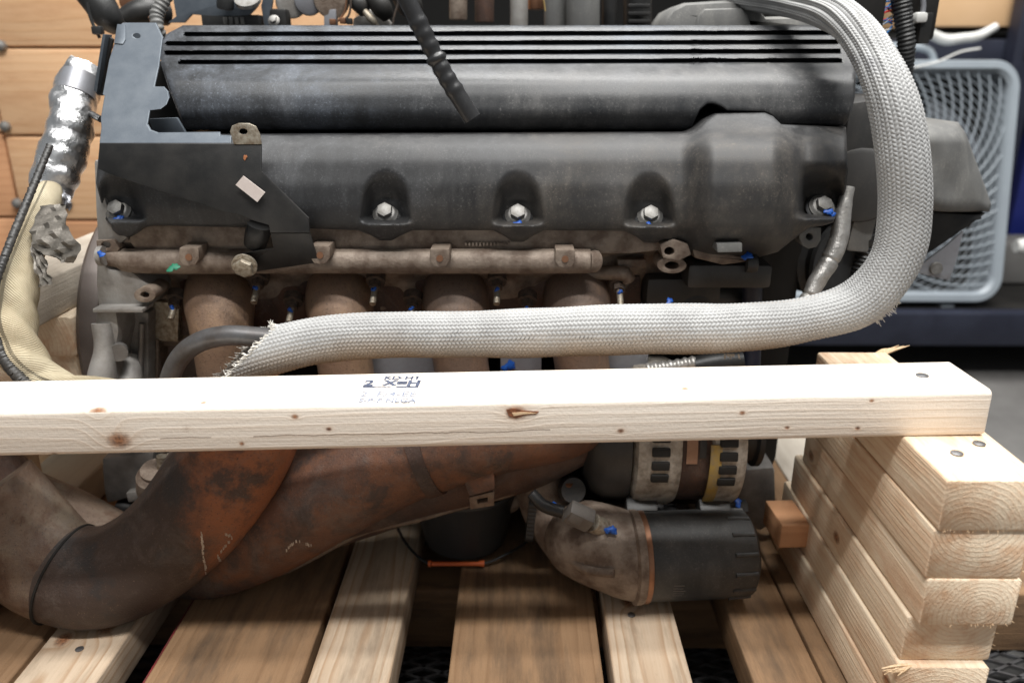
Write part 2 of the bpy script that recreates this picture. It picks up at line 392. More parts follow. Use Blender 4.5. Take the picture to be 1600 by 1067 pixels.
simple('white_plastic', (.66, .66, .64), (.56, .55, .52), .45, 0, 30)
simple('cardboard', (.66, .43, .24), (.60, .38, .20), .75, 0, 6)
simple('floor_concrete', (.105, .10, .096), (.15, .145, .138), .6, 0, 5, bump=.0004, bscale=120)
simple('mesh_steel', (.10, .10, .105), (.055, .05, .048), .5, .5, 60)
simple('wire_red', (.45, .02, .03), (.5, .03, .04), .4, 0, 60)
simple('wire_blue', (.03, .16, .42), (.04, .20, .5), .4, 0, 60)
simple('wire_white', (.6, .6, .58), (.5, .5, .5), .4, 0, 60)
simple('yellow_paint', (.34, .22, .05), (.22, .17, .10), .6, 0, 90)
simple('label_tan', (.36, .21, .13), (.30, .16, .10), .6, 0, 90)
simple('red_paint', (.17, .02, .022), (.10, .03, .025), .6, 0, 90)
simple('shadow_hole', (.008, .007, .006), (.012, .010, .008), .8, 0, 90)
simple('alternator_cast', (.46, .42, .365), (.22, .19, .155), .55, .35, 90, bump=.0006, bscale=500)
simple('sensor_grey', (.12, .108, .098), (.16, .145, .13), .5, 0, 90)
simple('knot_red', (.30, .11, .05), (.12, .045, .02), .6, 0, 500)
simple('splinter_wood', (.78, .58, .37), (.64, .43, .24), .7, 0, 300)
simple('rust_block', (.40, .15, .06), (.30, .11, .05), .6, 0, 60)

def rusty(name, a, b, c3, gloss=.45, sc_=(9, 9, 9), lo=.44, hi=.58, along=None, dust=(.17, .14, .12), damt=.55):
    t = NT(name); c = t.co(); v = t.vec('MULTIPLY', c, sc_)
    n1 = t.noise(v, 1.0, 8, .68, .9); n2 = t.noise(c, 75, 8, .72); n3 = t.noise(c, 520, 5, .7)
    if along: n1 = t.math('ADD', t.math('MULTIPLY', t.math('SUBTRACT', t.sep(c)[0], along[0]), along[1]), t.math('MULTIPLY', n1, .8))
    f = t.ramp(t.math('ADD', n1, t.math('MULTIPLY', t.math('SUBTRACT', n2, .5), .22)), [(lo, 0), (hi, 1)])
    cl = t.mix(f, a, b)
    cl = t.mix(t.ramp(t.noise(t.vec('ADD', v, (4, 9, 2)), 1.7, 8, .7), [(.5, 0), (.62, .85)]), cl, c3)
    cl = t.mix(t.ramp(t.math('ADD', t.noise(t.vec('ADD', v, (1, 5, 8)), 2.2, 8, .72, .6), t.math('MULTIPLY', t.math('SUBTRACT', n3, .5), .25)), [(.5, 0), (.68, damt)]), cl, dust)
    cl = t.mix(t.ramp(n3, [(.58, 0), (.66, .7)]), cl, (.035, .024, .019))
    cl = t.mix(t.ramp(t.noise(t.vec('ADD', c, (3, 3, 3)), 640, 4, .7), [(.62, 0), (.70, .6)]), cl, (.30, .21, .15))
    t.set(cl, t.math('MULTIPLY_ADD', n2, .3, gloss), .15); t.bump(t.math('ADD', t.math('MULTIPLY', n3, .8), n2), .0007)
rusty('rust_pipe', (.064, .042, .033), (.30, .112, .05), (.040, .037, .037), lo=.32, hi=.54, along=(.036, 7.0), damt=.45, sc_=(14, 14, 14))
rusty('rust_pipe_b', (.14, .066, .040), (.066, .044, .036), (.19, .080, .040), damt=.45, sc_=(15, 15, 15))
rusty('rust_pale', (.20, .14, .10), (.12, .068, .044), (.24, .19, .14), sc_=(14, 14, 14))
rusty('runner_metal', (.26, .165, .11), (.36, .235, .145), (.19, .125, .09), .36, damt=.3)
rusty('runner_metal_dark', (.17, .115, .085), (.24, .15, .10), (.13, .095, .08), .38, damt=.3)
rusty('rust_dark', (.07, .04, .03), (.12, .06, .038), (.05, .035, .03))

t = NT('braid')                                   # woven glass sleeve: tone per strand and a tan scorch on the underside
uv = t.sep(t.co('UV')); c = t.co()
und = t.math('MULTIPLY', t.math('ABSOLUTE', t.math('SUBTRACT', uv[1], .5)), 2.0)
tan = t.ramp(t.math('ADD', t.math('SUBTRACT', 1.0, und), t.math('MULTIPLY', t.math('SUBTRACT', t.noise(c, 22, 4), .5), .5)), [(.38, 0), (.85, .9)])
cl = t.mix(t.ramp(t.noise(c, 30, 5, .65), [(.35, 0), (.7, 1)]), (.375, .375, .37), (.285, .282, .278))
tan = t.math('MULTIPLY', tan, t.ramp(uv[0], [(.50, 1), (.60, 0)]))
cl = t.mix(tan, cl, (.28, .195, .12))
cl = t.mix(t.ramp(t.noise(c, 14, 3), [(.66, 0), (.74, .55)]), cl, (.14, .14, .15))
t.set(cl, .55); t.b.inputs['Specular IOR Level'].default_value = .35

t = NT('cream_sleeve')
c = t.co(); uv = t.co('UV')
cl = t.mix(t.ramp(t.noise(c, 26, 5, .6), [(.35, 0), (.7, 1)]), (.60, .525, .37), (.36, .285, .175))
t.set(cl, .75); wv = t.n('ShaderNodeTexWave', wave_type='BANDS', bands_direction='DIAGONAL'); t.l(t.vec('MULTIPLY', uv, (330, 26, 1)), wv.inputs['Vector']); wv.inputs['Scale'].default_value = 1.0
t.bump(wv.outputs['Fac'], .0007)

# ------------------------------------------------------------------ the setting
def board(name, L, w, th, c, mat, rot=(0, 0, 0), parent=None, ease=.0028, end=.0006, ragged=0.0):
    b = bmesh.new(); bmesh.ops.create_cube(b, size=1)
    for v in b.verts: v.co = Vector((v.co.x * L, v.co.y * w, v.co.z * th))
    le = [e for e in b.edges if abs(e.verts[0].co.x - e.verts[1].co.x) > L * .5]
    bmesh.ops.bevel(b, geom=le, offset=ease, segments=3, affect='EDGES', profile=.5)
    if end:
        ee = [e for e in b.edges if abs(e.verts[0].co.x - e.verts[1].co.x) < 1e-6 and len(e.link_faces) == 2 and e.calc_face_angle(0) > 1]
        bmesh.ops.bevel(b, geom=ee, offset=end, segments=1, affect='EDGES')
    b.verts.index_update(); v = [tuple(x.co) for x in b.verts]; f = [[q.index for q in p_.verts] for p_ in b.faces]; b.free()
    return add(name, v, f, mat, parent, loc=Vector(c), rot=rot, smooth=50)
def nail(p, parent, r=.0042, nrm=(0, 0, 1), name='nail_head', mat='nail_steel'):
    n = Vector(nrm); J().lathe([(0, -.002), (r, -.002), (r, .0006), (r * .75, .001), (0, .0011)], p, n, 14).out(name, mat, parent)

FLOOR = -.08
add('floor', [(-6, -2, FLOOR), (8, -2, FLOOR), (8, 9, FLOOR), (-6, 9, FLOOR)], [[0, 1, 2, 3]], 'floor_concrete')['kind'] = 'structure'
add('back_wall', [(-6, 6, FLOOR), (8, 6, FLOOR), (8, 6, 4), (-6, 6, 4)], [[0, 1, 2, 3]], 'deep_dark')['kind'] = 'structure'
# expanded metal sheet the pallet stands on
j = J()
for r in range(46):
    y0 = .28 + r * .018
    for k in range(38):
        for sgn in (0, 1):
            xa = -.72 + k * .04 + sgn * .02
            ya, yb = (y0, y0 + .009) if (sgn == 0) else (y0 + .009, y0)
            for s2 in (0, 1):
                a = Vector((xa, ya if s2 == 0 else 2 * y0 + .018 - ya, .0)); b_ = Vector((xa + .02, yb if s2 == 0 else 2 * y0 + .018 - yb, 0))
                d = (b_ - a).normalized(); n = Vector((-d.y, d.x, 0)) * .0016; z = Vector((0, 0, .0035))
                q = [a - n, b_ - n, b_ + n, a + n]
                j.put(q + [w + z for w in q], [[0, 1, 5, 4], [1, 2, 6, 5], [2, 3, 7, 6], [3, 0, 4, 7], [4, 5, 6, 7]])
add('expanded_metal_sheet', j.v, j.f, 'mesh_steel', smooth=None)['kind'] = 'structure'
j = J()
for x in (-.7, -.35, .0, .35, .8): j.box((x, .66, -.043), (.04, .9, .066))
j.out('sheet_bearer', 'mesh_steel', smooth=None)['kind'] = 'structure'

# pallet: deck boards running away from the camera on bearers
pal = empty('pallet', (0, .7, .0)); tag(pal, 'weathered wooden pallet with mixed wide and narrow boards under the engine', 'pallet')
ZP = .12
for y in (.30, .735, 1.10):
    board('bearer', 1.36, .085, .074, (.0, y, .0425), 'deck_weathered', parent=pal)
def deck(x0, x1, z, th, mat, y0=.2, y1=1.16, yaw=0.0, roll=0.0):
    return board('deck_board', y1 - y0, x1 - x0, th, ((x0 + x1) / 2, (y0 + y1) / 2, z - th / 2), mat, (roll, 0, math.pi / 2 + yaw), pal, ease=.002)
deck(-.655, -.538, ZP - .010, .028, 'deck_weathered')
deck(-.533, -.427, ZP - .004, .034, 'deck_weathered')
db1 = deck(-.419, -.350, ZP, .038, 'deck_spruce')
db2 = deck(-.313, -.182, ZP - .004, .034, 'deck_weathered')
db3 = deck(-.175, -.107, ZP, .038, 'deck_spruce')
deck(-.059, .072, ZP - .004, .034, 'deck_weathered')
db5 = deck(.080, .145, ZP, .038, 'deck_spruce')
deck(.196, .254, ZP - .002, .036, 'deck_weathered')
deck(.256, .30, ZP - .001, .037, 'deck_weathered')
deck(.302, .345, ZP - .001, .037, 'deck_weathered')
deck(.33, .43, ZP + .002, .04, 'deck_grey', y0=.765)
for (x, y) in ((-.384, .555), (.105, .605)): nail((x, y, ZP + .0002), pal, .0035)
add('paint_stripe', [(-.3136, .2, ZP - .0075), (-.3136, 1.16, ZP - .0075), (-.3136, 1.16, ZP - .034), (-.3136, .2, ZP - .034), (-.316, .2, ZP - .0075), (-.316, 1.16, ZP - .0075), (-.316, 1.16, ZP - .034), (-.316, .2, ZP - .034)],
    [[0, 1, 2, 3], [4, 5, 6, 7], [0, 1, 5, 4], [2, 3, 7, 6], [0, 3, 7, 4], [1, 2, 6, 5]], 'red_paint', pal)

# right stack of short spruce lengths (six, lying one on another)
SX, SW, ST = .2775, .0645, .0382
ord_ = ['topmost', 'second from the top', 'third from the top', 'fourth from the top', 'fifth from the top', 'lowest']
stk = [(.452, .69, .000), (.4535, .70, -.001), (.4525, .69, .0005), (.462, .705, -.002), (.455, .72, -.004), (.46, .74, -.006)]
zt = .35
for k, (ya, yb, dx) in enumerate(stk):
    c = (SX + SW / 2 + dx, (ya + yb) / 2, zt - ST / 2 - .0003)
    lb = f'short pale spruce length in the right-hand stack, {ord_[k]}' + (', carrying the long rail' if k == 0 else ', resting on the pallet' if k == 5 else '')
    o = tag(board('lumber_block', yb - ya, SW, ST - .0006, c, 'stack_spruce', (R_(180) if k % 2 else 0, 0, math.pi / 2 + random.uniform(-.006, .006)), ease=.0022), lb, 'lumber', 'lumber stacked under the right end of the rail')
    # saw splinters along the lower edge of the cut end
    j = J()
    for q in range(16):
        x = SX + dx + random.uniform(.002, SW - .002); l = random.uniform(.0006, .0030)
        if q > 11: x = SX + dx + SW + random.uniform(-.003, .001)
        z0 = zt - ST + random.uniform(.0006, .002) if q <= 11 else zt - random.uniform(.002, ST)
        j.cyl((x, ya + .001, z0), (x + random.uniform(-.0015, .0015) + (l if q > 11 else 0), ya - random.uniform(0, .0012), z0 - (l if q <= 11 else random.uniform(-.001, .001))), .00032, .0001, 5)
    if k == 4:
        for q in range(9):
            a0 = Vector((SX + dx + random.uniform(.0, .012), ya + .002, zt - random.uniform(.0, .005))); l = random.uniform(.006, .024)
            j.tube([(*a0, .0012), (*(a0 + Vector((-l * .5, -.002, .0006))), .0011), (*(a0 + Vector((-l, -.004, random.uniform(-.003, .001)))), .0003)], 6, 5)
    if k == 0:
        for q in range(5): j.tube([(SX + SW - .012 + q * .002, yb - .001, zt - .003, .0014), (SX + SW - .004 + q * .003, yb + .002, zt + .001, .0012), (SX + SW + .002 + q * .005, yb + .004, zt + random.uniform(-.002, .006), .0003)], 6, 5)
    j.out('splinter', 'splinter_wood', o, kind='stuff')
    if k == 0:
        for (u, v) in ((1495, 708), (1530, 693)): nail(hit(u, v, (0, 0, zt), Vector((0, 0, 1))), o)
    zt -= ST
tag(board('wood_offcut', .027, .045, .026, (.260, .665, .181), 'cedar_dark', (0, 0, .05), ease=.002), 'small reddish wood offcut poking out behind the right-hand stack', 'wood block')

# the long rail across the front
BX0, BX1 = -.52, .335
by = lambda X: .5156 - (.335 - X) * .0227; bzb = lambda X: .35 - (.335 - X) * .0174
bl = BX1 - BX0; bth, bw = .0352, .0605
byaw = math.atan(.0227); broll = -math.atan(.0174)
bc = Vector(((BX0 + BX1) / 2, by((BX0 + BX1) / 2) + bw / 2, bzb((BX0 + BX1) / 2) + bth / 2))
brot = Matrix.Rotation(byaw, 3, 'Z') @ Matrix.Rotation(broll, 3, 'Y')
bfn = brot @ Vector((0, -1, 0)); btn = brot @ Vector((0, 0, 1))
bfp = bc + bfn * bw / 2; btp = bc + btn * bth / 2
bloc = lambda w_: brot.transposed() @ (w_ - bc)
kn = []
for (u, v, r) in ((186, 688, 15), (461, 651, 4.5), (514, 670, 3.6), (378, 693, 3.4), (806, 645, 13), (970, 673, 4.5), (1160, 645, 4), (1230, 668, 3.5), (1340, 669, 3.6), (1362, 626, 3.2), (84, 711, 4)):
    q = bloc(hit(u, v, bfp, bfn)); kn.append((q.x, q.z, r * .55 / F, 1, -.02))
for (u, v, r) in ((152, 640, 11), (318, 629, 4), (1070, 607, 5)):
    q = bloc(hit(u, v, btp, btn)); kn.append((q.x, q.y, r * .56 / F, 2, bth / 2 - .002))
ck = [(bloc(hit(a, y_, bfp, bfn)).x, bloc(hit(b, y_, bfp, bfn)).x, bloc(hit((a + b) / 2, y_, bfp, bfn)).z) for (a, b, y_) in ((395, 860, 677), (250, 330, 684))]
wood('rail_spruce', (.86, .775, .675), (.70, .54, .40), ring=.0046, contrast=.30, fibre=.36, knots=kn, cracks=ck, pith=(.03, -.03))
rail = tag(board('lumber_rail', bl, bw, bth, bc, 'rail_spruce', brot.to_euler(), ease=.004), 'long pale spruce rail with stamped ink marks lying across the front of the engine', 'lumber')
nail(hit(1441, 587, btp, btn), rail, .0045, btn)
J().plate([hit(u, v, bfp + bfn * .0004, bfn) for u, v in ((791, 640), (803, 638), (815, 641), (842, 643), (838, 647), (818, 649), (806, 653), (795, 650))], -bfn * .002).out('split_knot', 'knot_red', rail)
J().plate([hit(u, v, bfp + bfn * .0009, bfn) for u, v in ((800, 645), (818, 644), (838, 645.5), (816, 647.5), (803, 650))], -bfn * .002).out('knot_splinter', 'splinter_wood', rail)
def stamp(txt, u0, u1, v, hgt, mat, name='ink_stamp', bold=0.0, sy=1.0, parent=rail, o_=btp, n_=btn):
    cu = bpy.data.curves.new('t', 'FONT'); cu.body = txt; cu.size = 1; cu.offset = bold; to = bpy.data.objects.new('t', cu); col.objects.link(to)
    bpy.context.view_layer.update(); me = bpy.data.meshes.new_from_object(to.evaluated_get(bpy.context.evaluated_depsgraph_get()))
    col.objects.unlink(to); bpy.data.objects.remove(to)
    a = hit(u0, v, o_, n_); b = hit(u1, v, o_, n_); ex = (b - a).normalized(); ey = n_.cross(ex)
    vs = np.array([tuple(q.co) for q in me.vertices]); x0, x1 = vs[:, 0].min(), vs[:, 0].max(); s = (b - a).length / (x1 - x0); hy = hgt / max(vs[:, 1].max(), .01)
    w_ = [a + ex * ((q[0] - x0) * s) + ey * (q[1] * hy) + n_ * .0003 for q in vs]
    add(name, w_, [list(p_.vertices) for p_ in me.polygons], mat, parent, smooth=None)
stamp('S-P-F NLGA', 559, 650, 628.5, .0066, 'ink_pale', bold=.03)
stamp('2  F/4-EE', 561, 650, 619.5, .0085, 'ink_pale', bold=.012)
stamp('2  X=H', 567, 655, 602.5, .0105, 'ink', bold=.05)
stamp('=~- ==', 566, 653, 606.5, .0035, 'ink', bold=.06)
stamp('KD-HT', 600, 657, 593, .0065, 'ink', bold=.04)

# left: a length running back over the rail, with two lengths under it
def bp(name, x0, x1, y0, y1, z0, z1, mat, label, group=None):
    return tag(board(name, y1 - y0, x1 - x0, z1 - z0, ((x0 + x1) / 2, (y0 + y1) / 2, (z0 + z1) / 2), mat, (0, 0, math.pi / 2), ease=.003), label, 'lumber', group)
G2 = 'lumber at the left end of the rail'
bp('lumber_block', -.487, -.423, .42, 1.02, .3835, .4215, 'deck_grey', 'grey-sided length running back beside the torn hose, above the rough sawn ends', G2)
bp('lumber_block', -.58, -.4125, .684, 1.02, .3450, .3832, 'stack_spruce', 'rough sawn end just under the grey-sided length at left', G2)
bp('lumber_block', -.58, -.4145, .688, 1.02, .3066, .3447, 'stack_spruce', 'lower rough sawn end, just above the rail at left', G2)
tag(board('lumber_post', .187, .04, .06, (-.558, .75, .2131), 'stack_spruce', (0, R_(90), 0)), 'short upright post under the sawn lengths at far left', 'lumber', G2)
tag(board('lumber_post', .187, .04, .06, (-.558, .97, .2131), 'stack_spruce', (0, R_(90), 0)), 'rear upright post under the sawn lengths at far left', 'lumber', G2)
bp('lumber_block', -.565, -.49, .60, .93, .1205, .1585, 'deck_grey', 'grey weathered length lying on the pallet behind the rusty pipe', G2)
tag(board('lumber_post', .2145, .04, .06, (-.49, .51, .2272), 'stack_spruce', (0, R_(90), 0)), 'upright post under the left end of the long rail', 'lumber', G2)
j = J(); j.box((-.62, .98, .18), (.16, .10, .12), bev=.012)
tag(j.out('parts_bin', 'paint_green'), 'green plastic bin behind the grey weathered length', 'bin')

# cedar board wall behind on the left
cw = empty('board_wall', (-.6, 1.3, FLOOR)); tag(cw, 'orange cedar board wall with round screw heads behind the left hose', 'wall')
YW = 1.28
zs = [P(80, y, YW).z for y in (-70, 75, 213, 345, 455, 560, 690)]
xl, xm, xr = P(-60, 100, YW).x - .5, P(11, 250, YW).x, P(560, 100, YW).x
for i in range(6):
    a, b = zs[i], zs[i + 1]
    board('plank', xr - xm - .004, .022, a - b - .0035, ((xm + .004 + xr) / 2, YW + .011 + random.uniform(0, .002), (a + b) / 2), 'cedar' if i < 3 else 'cedar_dark', parent=cw, ease=.003)
    board('plank', xm - xl - .004, .022, a - b - .0035, ((xl + xm) / 2, YW + .016, (a + b) / 2 + .004), 'cedar_dark' if i > 1 else 'cedar', parent=cw, ease=.003)
J().box(((xl + xr) / 2, YW + .045, (zs[0] + FLOOR) / 2), (xr - xl, .03, zs[0] - FLOOR)).out('backing', 'cedar_dark', cw)
for (u, v) in ((8, 198), (27, 318), (1, 72), (104, 318)):
    p = P(u, v, YW - .001); J().lathe([(0, -.004), (.0085, -.004), (.0085, 0), (.0075, .004), (.004, .0062), (0, .0068)], p, (0, -1, 0), 20).out('screw_head', 'zinc', cw)

# ------------------------------------------------------------------ rack and box fan in the background right
rk = empty('storage_rack', (1.1, 1.8, FLOOR)); tag(rk, 'dark blue steel storage rack in the blurred background at right', 'rack')
yb0 = 1.66
z0, z1 = P(1400, 540, yb0).z, P(1400, 490, yb0).z
J().box((1.25, yb0 + .02, (z0 + z1) / 2), (2.2, .04, z1 - z0), bev=.004).out('shelf_beam', 'rack_blue', rk)
J().box((1.25, yb0 + .35, z1 - .006), (2.2, .62, .012)).out('shelf', 'deep_dark', rk)
zt0, zt1 = P(1500, 112, 1.95).z, P(1500, 62, 1.95).z
J().box((1.4, 1.97, (zt0 + zt1) / 2), (1.9, .04, zt1 - zt0), bev=.004).out('shelf_beam', 'rack_blue', rk)
J().box((1.4, 2.25, zt1 + .006), (1.9, .5, .012)).out('shelf', 'deep_dark', rk)
for (u, w_) in ((1590, .055),):
    x = P(u, 100, 1.93).x; J().box((x, 1.925, .55), (w_, .045, 1.26), bev=.003).out('upright', 'rack_blue', rk)
    for k in range(7): J().box((x, 1.9, .62 + k * .05), (.012, .004, .022)).out('slot', 'shadow_hole', rk)
x = P(1592, 300, 2.1).x; J().box((x + .02, 2.12, .40), (.05, .05, .55), bev=.003).out('blue_post', 'rack_bright_blue', rk)
p0, p1 = P(1435, 42, 1.96), P(1700, -60, 1.96)
tag(J().box(((p0.x + p1.x) / 2, 2.12, (p0.z + p1.z) / 2), (p1.x - p0.x, .3, p1.z - p0.z), bev=.004).out('cardboard_box', 'cardboard'), 'plain tan box on the rack shelf above the fan', 'box')
v, f, uv_ = tube(pp([(1445, 48, 1.85, 7), (1475, 62, 1.85, 8), (1505, 60, 1.85, 7), (1530, 56, 1.85, 7), (1556, 42, 1.86, 6)]), 40, 10)
tag(add('cable', v, f, 'white_plastic'), 'white cable sagging below the tan box', 'cable')
v, f, uv_ = tube(pp([(1428, 106, 1.7, 1.5), (1465, 97, 1.7, 1.5), (1500, 82, 1.7, 1.5), (1532, 76, 1.7, 1.5)]), 30, 6)
tag(add('cable', v, f, 'white_plastic'), 'thin grey wire crossing above the top of the fan', 'cable')
p = P(1622, 385, 1.75); tag(J().lathe([(0, -.05), (.014, -.05), (.018, -.03), (.018, .04), (.009, .055), (0, .06)], p, (1, 0, .0), 18).out('white_cap', 'white_plastic'), 'small white plastic cap at the right edge beside the fan', 'cap')
for k, (u, v, w_, h_, m) in enumerate(((1560, 440, .5, .10, 'floor_concrete'),)):
    p = P(u, v, 1.9); tag(J().box((p.x + .1, 1.95, z1 + .055), (w_, .12, .1), bev=.01).out('storage_bin', m), 'dull grey bin on the shelf right of the fan', 'bin')

fan = empty('box_fan', (0.79, 1.72, z1)); tag(fan, 'pale blue square box fan leaning on the rack shelf', 'fan')
fx0, fx1, fz0, fz1 = .555, 1.078, z1 + .012, z1 + .012 + .525
lean = math.atan(.10 / .5)
def fw(x, y, z): return Vector((x, 1.70 + y * math.cos(lean) + (z - fz0) * math.sin(lean), fz0 + (z - fz0) * math.cos(lean) - y * math.sin(lean)))
fcx, fcz, hw = (fx0 + fx1) / 2, (fz0 + fz1) / 2, (fx1 - fx0) / 2
def rrect(s, r, n=8):
    o = []
    for (cx, cz, a0) in ((s - r, s - r, 0), (-s + r, s - r, 90), (-s + r, -s + r, 180), (s - r, -s + r, 270)):
        for k in range(n + 1): a = R_(a0 + 90 * k / n); o.append((cx + r * math.cos(a), cz + r * math.sin(a)))
    return o
pr = [(hw, .004), (hw - .004, -.004), (hw - .018, -.004), (hw - .024, .004), (hw - .024, .10), (hw, .10)]
v = []; f = []
rings = [rrect(s, .055 if s > hw - .01 else .04) for s, _ in pr]; n = len(rings[0])
for r_, (s, y) in zip(rings, pr): v += [fw(fcx + a, y, fcz + b) for a, b in r_]
for k in range(len(pr)):
    k2 = (k + 1) % len(pr)
    for i in range(n): f.append([k * n + i, k * n + (i + 1) % n, k2 * n + (i + 1) % n, k2 * n + i])
add('frame', v, f, 'fan_plastic', fan)
inner = hw - .02
def inside(a, b): return max(abs(a), abs(b)) < inner and math.hypot(max(abs(a) - inner + .05, 0), max(abs(b) - inner + .05, 0)) < .05
for k in range(52):
    a0 = 2 * math.pi * k / 52; pts = []
    for q in range(30):
        r = .05 + q * .0115; a = a0 + 1.1 * (r - .05) / .25
        A, B = r * math.cos(a), r * math.sin(a)
        if not inside(A, B): break
        w_ = fw(fcx + A, .006, fcz + B); pts.append((w_.x, w_.y, w_.z, .0019))
    if len(pts) > 3:
        v, f, _ = tube(pts, 16, 6); add('grille_spoke', v, f, 'fan_plastic', fan)
for q in range(23):
    r = .06 + q * .0125; seg = []; cur = []
    for k in range(97):
        a = 2 * math.pi * k / 96; A, B = r * math.cos(a), r * math.sin(a)
        if inside(A, B): w_ = fw(fcx + A, .010, fcz + B); cur.append((w_.x, w_.y, w_.z, 0.0011))
        else:
            if len(cur) > 3: seg.append(cur)
            cur = []
    if len(cur) > 3: seg.append(cur)
    for s_ in seg: J().tube(s_, len(s_), 5).out('grille_ring', 'fan_plastic', fan)
J().lathe([(0, -.008), (.05, -.008), (.056, 0), (.056, .02), (0, .02)], fw(fcx, .004, fcz), fw(0, -1, 0) - fw(0, 0, 0), 40).out('hub', 'fan_plastic', fan)
for k in range(5):
    a0 = R_(72 * k + 20); v = []; f = []
    for i in range(8):
        r = .05 + i * .024
        for jx in range(6):
            a = a0 + (jx / 5 - .5) * (1.0 - .25 * i / 7) + i * .05; yy = .045 + (jx / 5 - .5) * .035
            v.append(fw(fcx + r * math.cos(a), yy, fcz + r * math.sin(a)))
    for i in range(7):
        for jx in range(5): f.append([i * 6 + jx, i * 6 + jx + 1, i * 6 + jx + 7, i * 6 + jx + 6])
    n0 = len(v); nb = (fw(0, 1, 0) - fw(0, 0, 0)) * .003; v += [w_ + nb for w_ in v]; f += [[i + n0 for i in reversed(q)] for q in f]
    add('blade', v, f, 'fan_blade', fan)
J().box(fw(fcx, .096, fcz), (2 * inner, .006, 2 * inner), rot=Matrix.Rotation(-lean, 3, 'X')).out('fan_backing', 'deep_dark', fan)
for s_ in (-1, 1): J().box(fw(fcx + s_ * .15, .05, fz0 - .004), (.03, .08, .016), bev=.003).out('foot', 'fan_plastic', fan)
v, f, _ = tube([(*fw(fcx - .1, .05, fz1 - .006), .008), (*fw(fcx - .08, .05, fz1 + .03), .008), (*fw(fcx, .05, fz1 + .036), .009), (*fw(fcx + .08, .05, fz1 + .03), .008), (*fw(fcx + .1, .05, fz1 - .006), .008)], 30, 10)
add('handle', v, f, 'fan_plastic', fan)

# ------------------------------------------------------------------ the engine
eng = empty('engine', (0, .85, .13)); tag(eng, 'used car engine with black ribbed covers and rusty exhaust on a wooden pallet', 'engine')
# block core
p0, p1 = P(250, 700, .86), P(1230, 420, .86)
j = J(); j.box((-.02, .90, .34), (.62, .24, .34), bev=.02); j.box((-.01, .85, .20), (.5, .2, .12), bev=.03)
blk = j.out('engine_block', 'deep_dark', eng)
J().box((-.02, .98, .56), (.60, .26, .11), bev=.02).out('intake_manifold', 'deep_dark', eng)
# pallet support under the block
j = J(); j.box((-.1, .86, .132), (.09, .1, .026), bev=.004); j.box((.16, .86, .132), (.09, .1, .026), bev=.004)
j.out('mount_foot', 'dark_metal', eng)

# upper ribbed cover
cb = piece([(240, 196), (280, 200), (300, 204), (1074, 204), (1080, 204), (1085, 190), (1094, 172), (1106, 163), (1116, 163), (1128, 168), (1136, 174), (1195, 176), (1205, 182), (1216, 195), (1226, 198), (1322, 197), (1345, 180)])
ct = piece([(235, 78), (248, 72), (262, 58), (288, 42), (310, 40), (1300, 39), (1318, 44), (1332, 58), (1345, 90)])
cy_ = smoothpiece([(36, .806), (100, .747), (112, .732), (125, .721), (150, .714), (175, .710), (190, .713), (206, .724)], 5)
gro = [(53, 289, 1305), (67.5, 260, 1308), (82, 257, 1311), (96.5, 281, 1314)]
def cyf(x, y):
    Y = cy_(y); yy = y + (x - 800) * .0025
    for (g, a, b) in gro:
        if a < x < b: Y += .011 * (sstep(g - 3.9, g - 2.8, yy) - sstep(g + 2.8, g + 3.9, yy))
    # soft dents so that the moulding is not dead flat
    Y += .0008 * math.sin(x * .011) * math.sin(y * .05)
    return Y
rows = list(np.r_[np.linspace(0, .40, 84), np.linspace(.41, 1, 40)])
L_ = piece([(0, 286), (.08, 262), (.2, 249), (.4, 252), (.6, 262), (.8, 275), (.95, 284), (1, 292)])
R__ = piece([(0, 1303), (.08, 1322), (.2, 1332), (.45, 1338), (.75, 1336), (.93, 1330), (1, 1318)])
# the top edge is straight in relief(), the slanted corners come from the left and right outline
vs, fs = relief(L_, R__, lambda x: 40.0 if x > 285 else 40.0, cb, cyf, .86, 330, rows, 5)
add('coil_cover', vs, fs, 'coil_plastic', eng, smooth=32)

# lower valve cover with scalloped bolt seats and the bulge on the right
bolts = [(187, 328), (603, 332), (809, 334), (1015, 336), (1282, 322)]
vb = [(146, 330), (165, 350), (185, 368), (205, 370), (222, 356), (245, 352), (300, 354), (480, 357), (560, 360), (580, 368), (594, 376), (612, 376), (626, 368), (644, 360), (770, 360), (787, 368), (800, 378), (818, 378), (833, 368), (850, 360), (975, 361), (993, 369), (1006, 379), (1024, 380), (1040, 374), (1060, 383), (1085, 398), (1120, 404), (1180, 404), (1215, 394), (1250, 366), (1265, 356), (1290, 352), (1310, 345), (1330, 330)]
vbf = piece(vb); vtf = piece([(140, 215), (1076, 209), (1088, 203), (1104, 188), (1120, 178), (1195, 176), (1208, 182), (1222, 196), (1322, 199)])
vy = smoothpiece([(170, .715), (205, .704), (214, .690), (228, .676), (250, .667), (290, .659), (325, .657), (350, .660), (370, .668), (405, .69)], 6)
def vyf(x, y):
    Y = vy(y)
    for k, (bx, by_) in enumerate(bolts):
        w_ = 43
        a = max(0, 1 - ((x - bx) / w_) ** 2)
        if a > 0:
            dome = by_ - 66 * math.sqrt(a); e = sstep(0, .85, a)
            Y += .018 * sstep(dome - 4, dome + 46, y) * (1 - sstep(by_ + 6, by_ + 20, y)) * e
            Y -= .006 * sstep(by_ + 8, by_ + 20, y) * min(1, a * 1.5)
    b = sstep(1060, 1120, x) * (1 - sstep(1205, 1262, x)) * sstep(170, 215, y)
    Y -= .022 * b * (1 - .6 * sstep(370, 405, y))
    Y += .02 * sstep(1245, 1262, x) * sstep(250, 300, y) * (1 - sstep(332, 344, y))
    Y += .012 * sstep(1262, 1320, x)
    Y -= .0035 * sstep(1076, 1120, x) * (1 - sstep(178, 240, y))
    Y += .0010 * math.sin(x * .013 + 1) * math.sin(y * .03)
    return Y
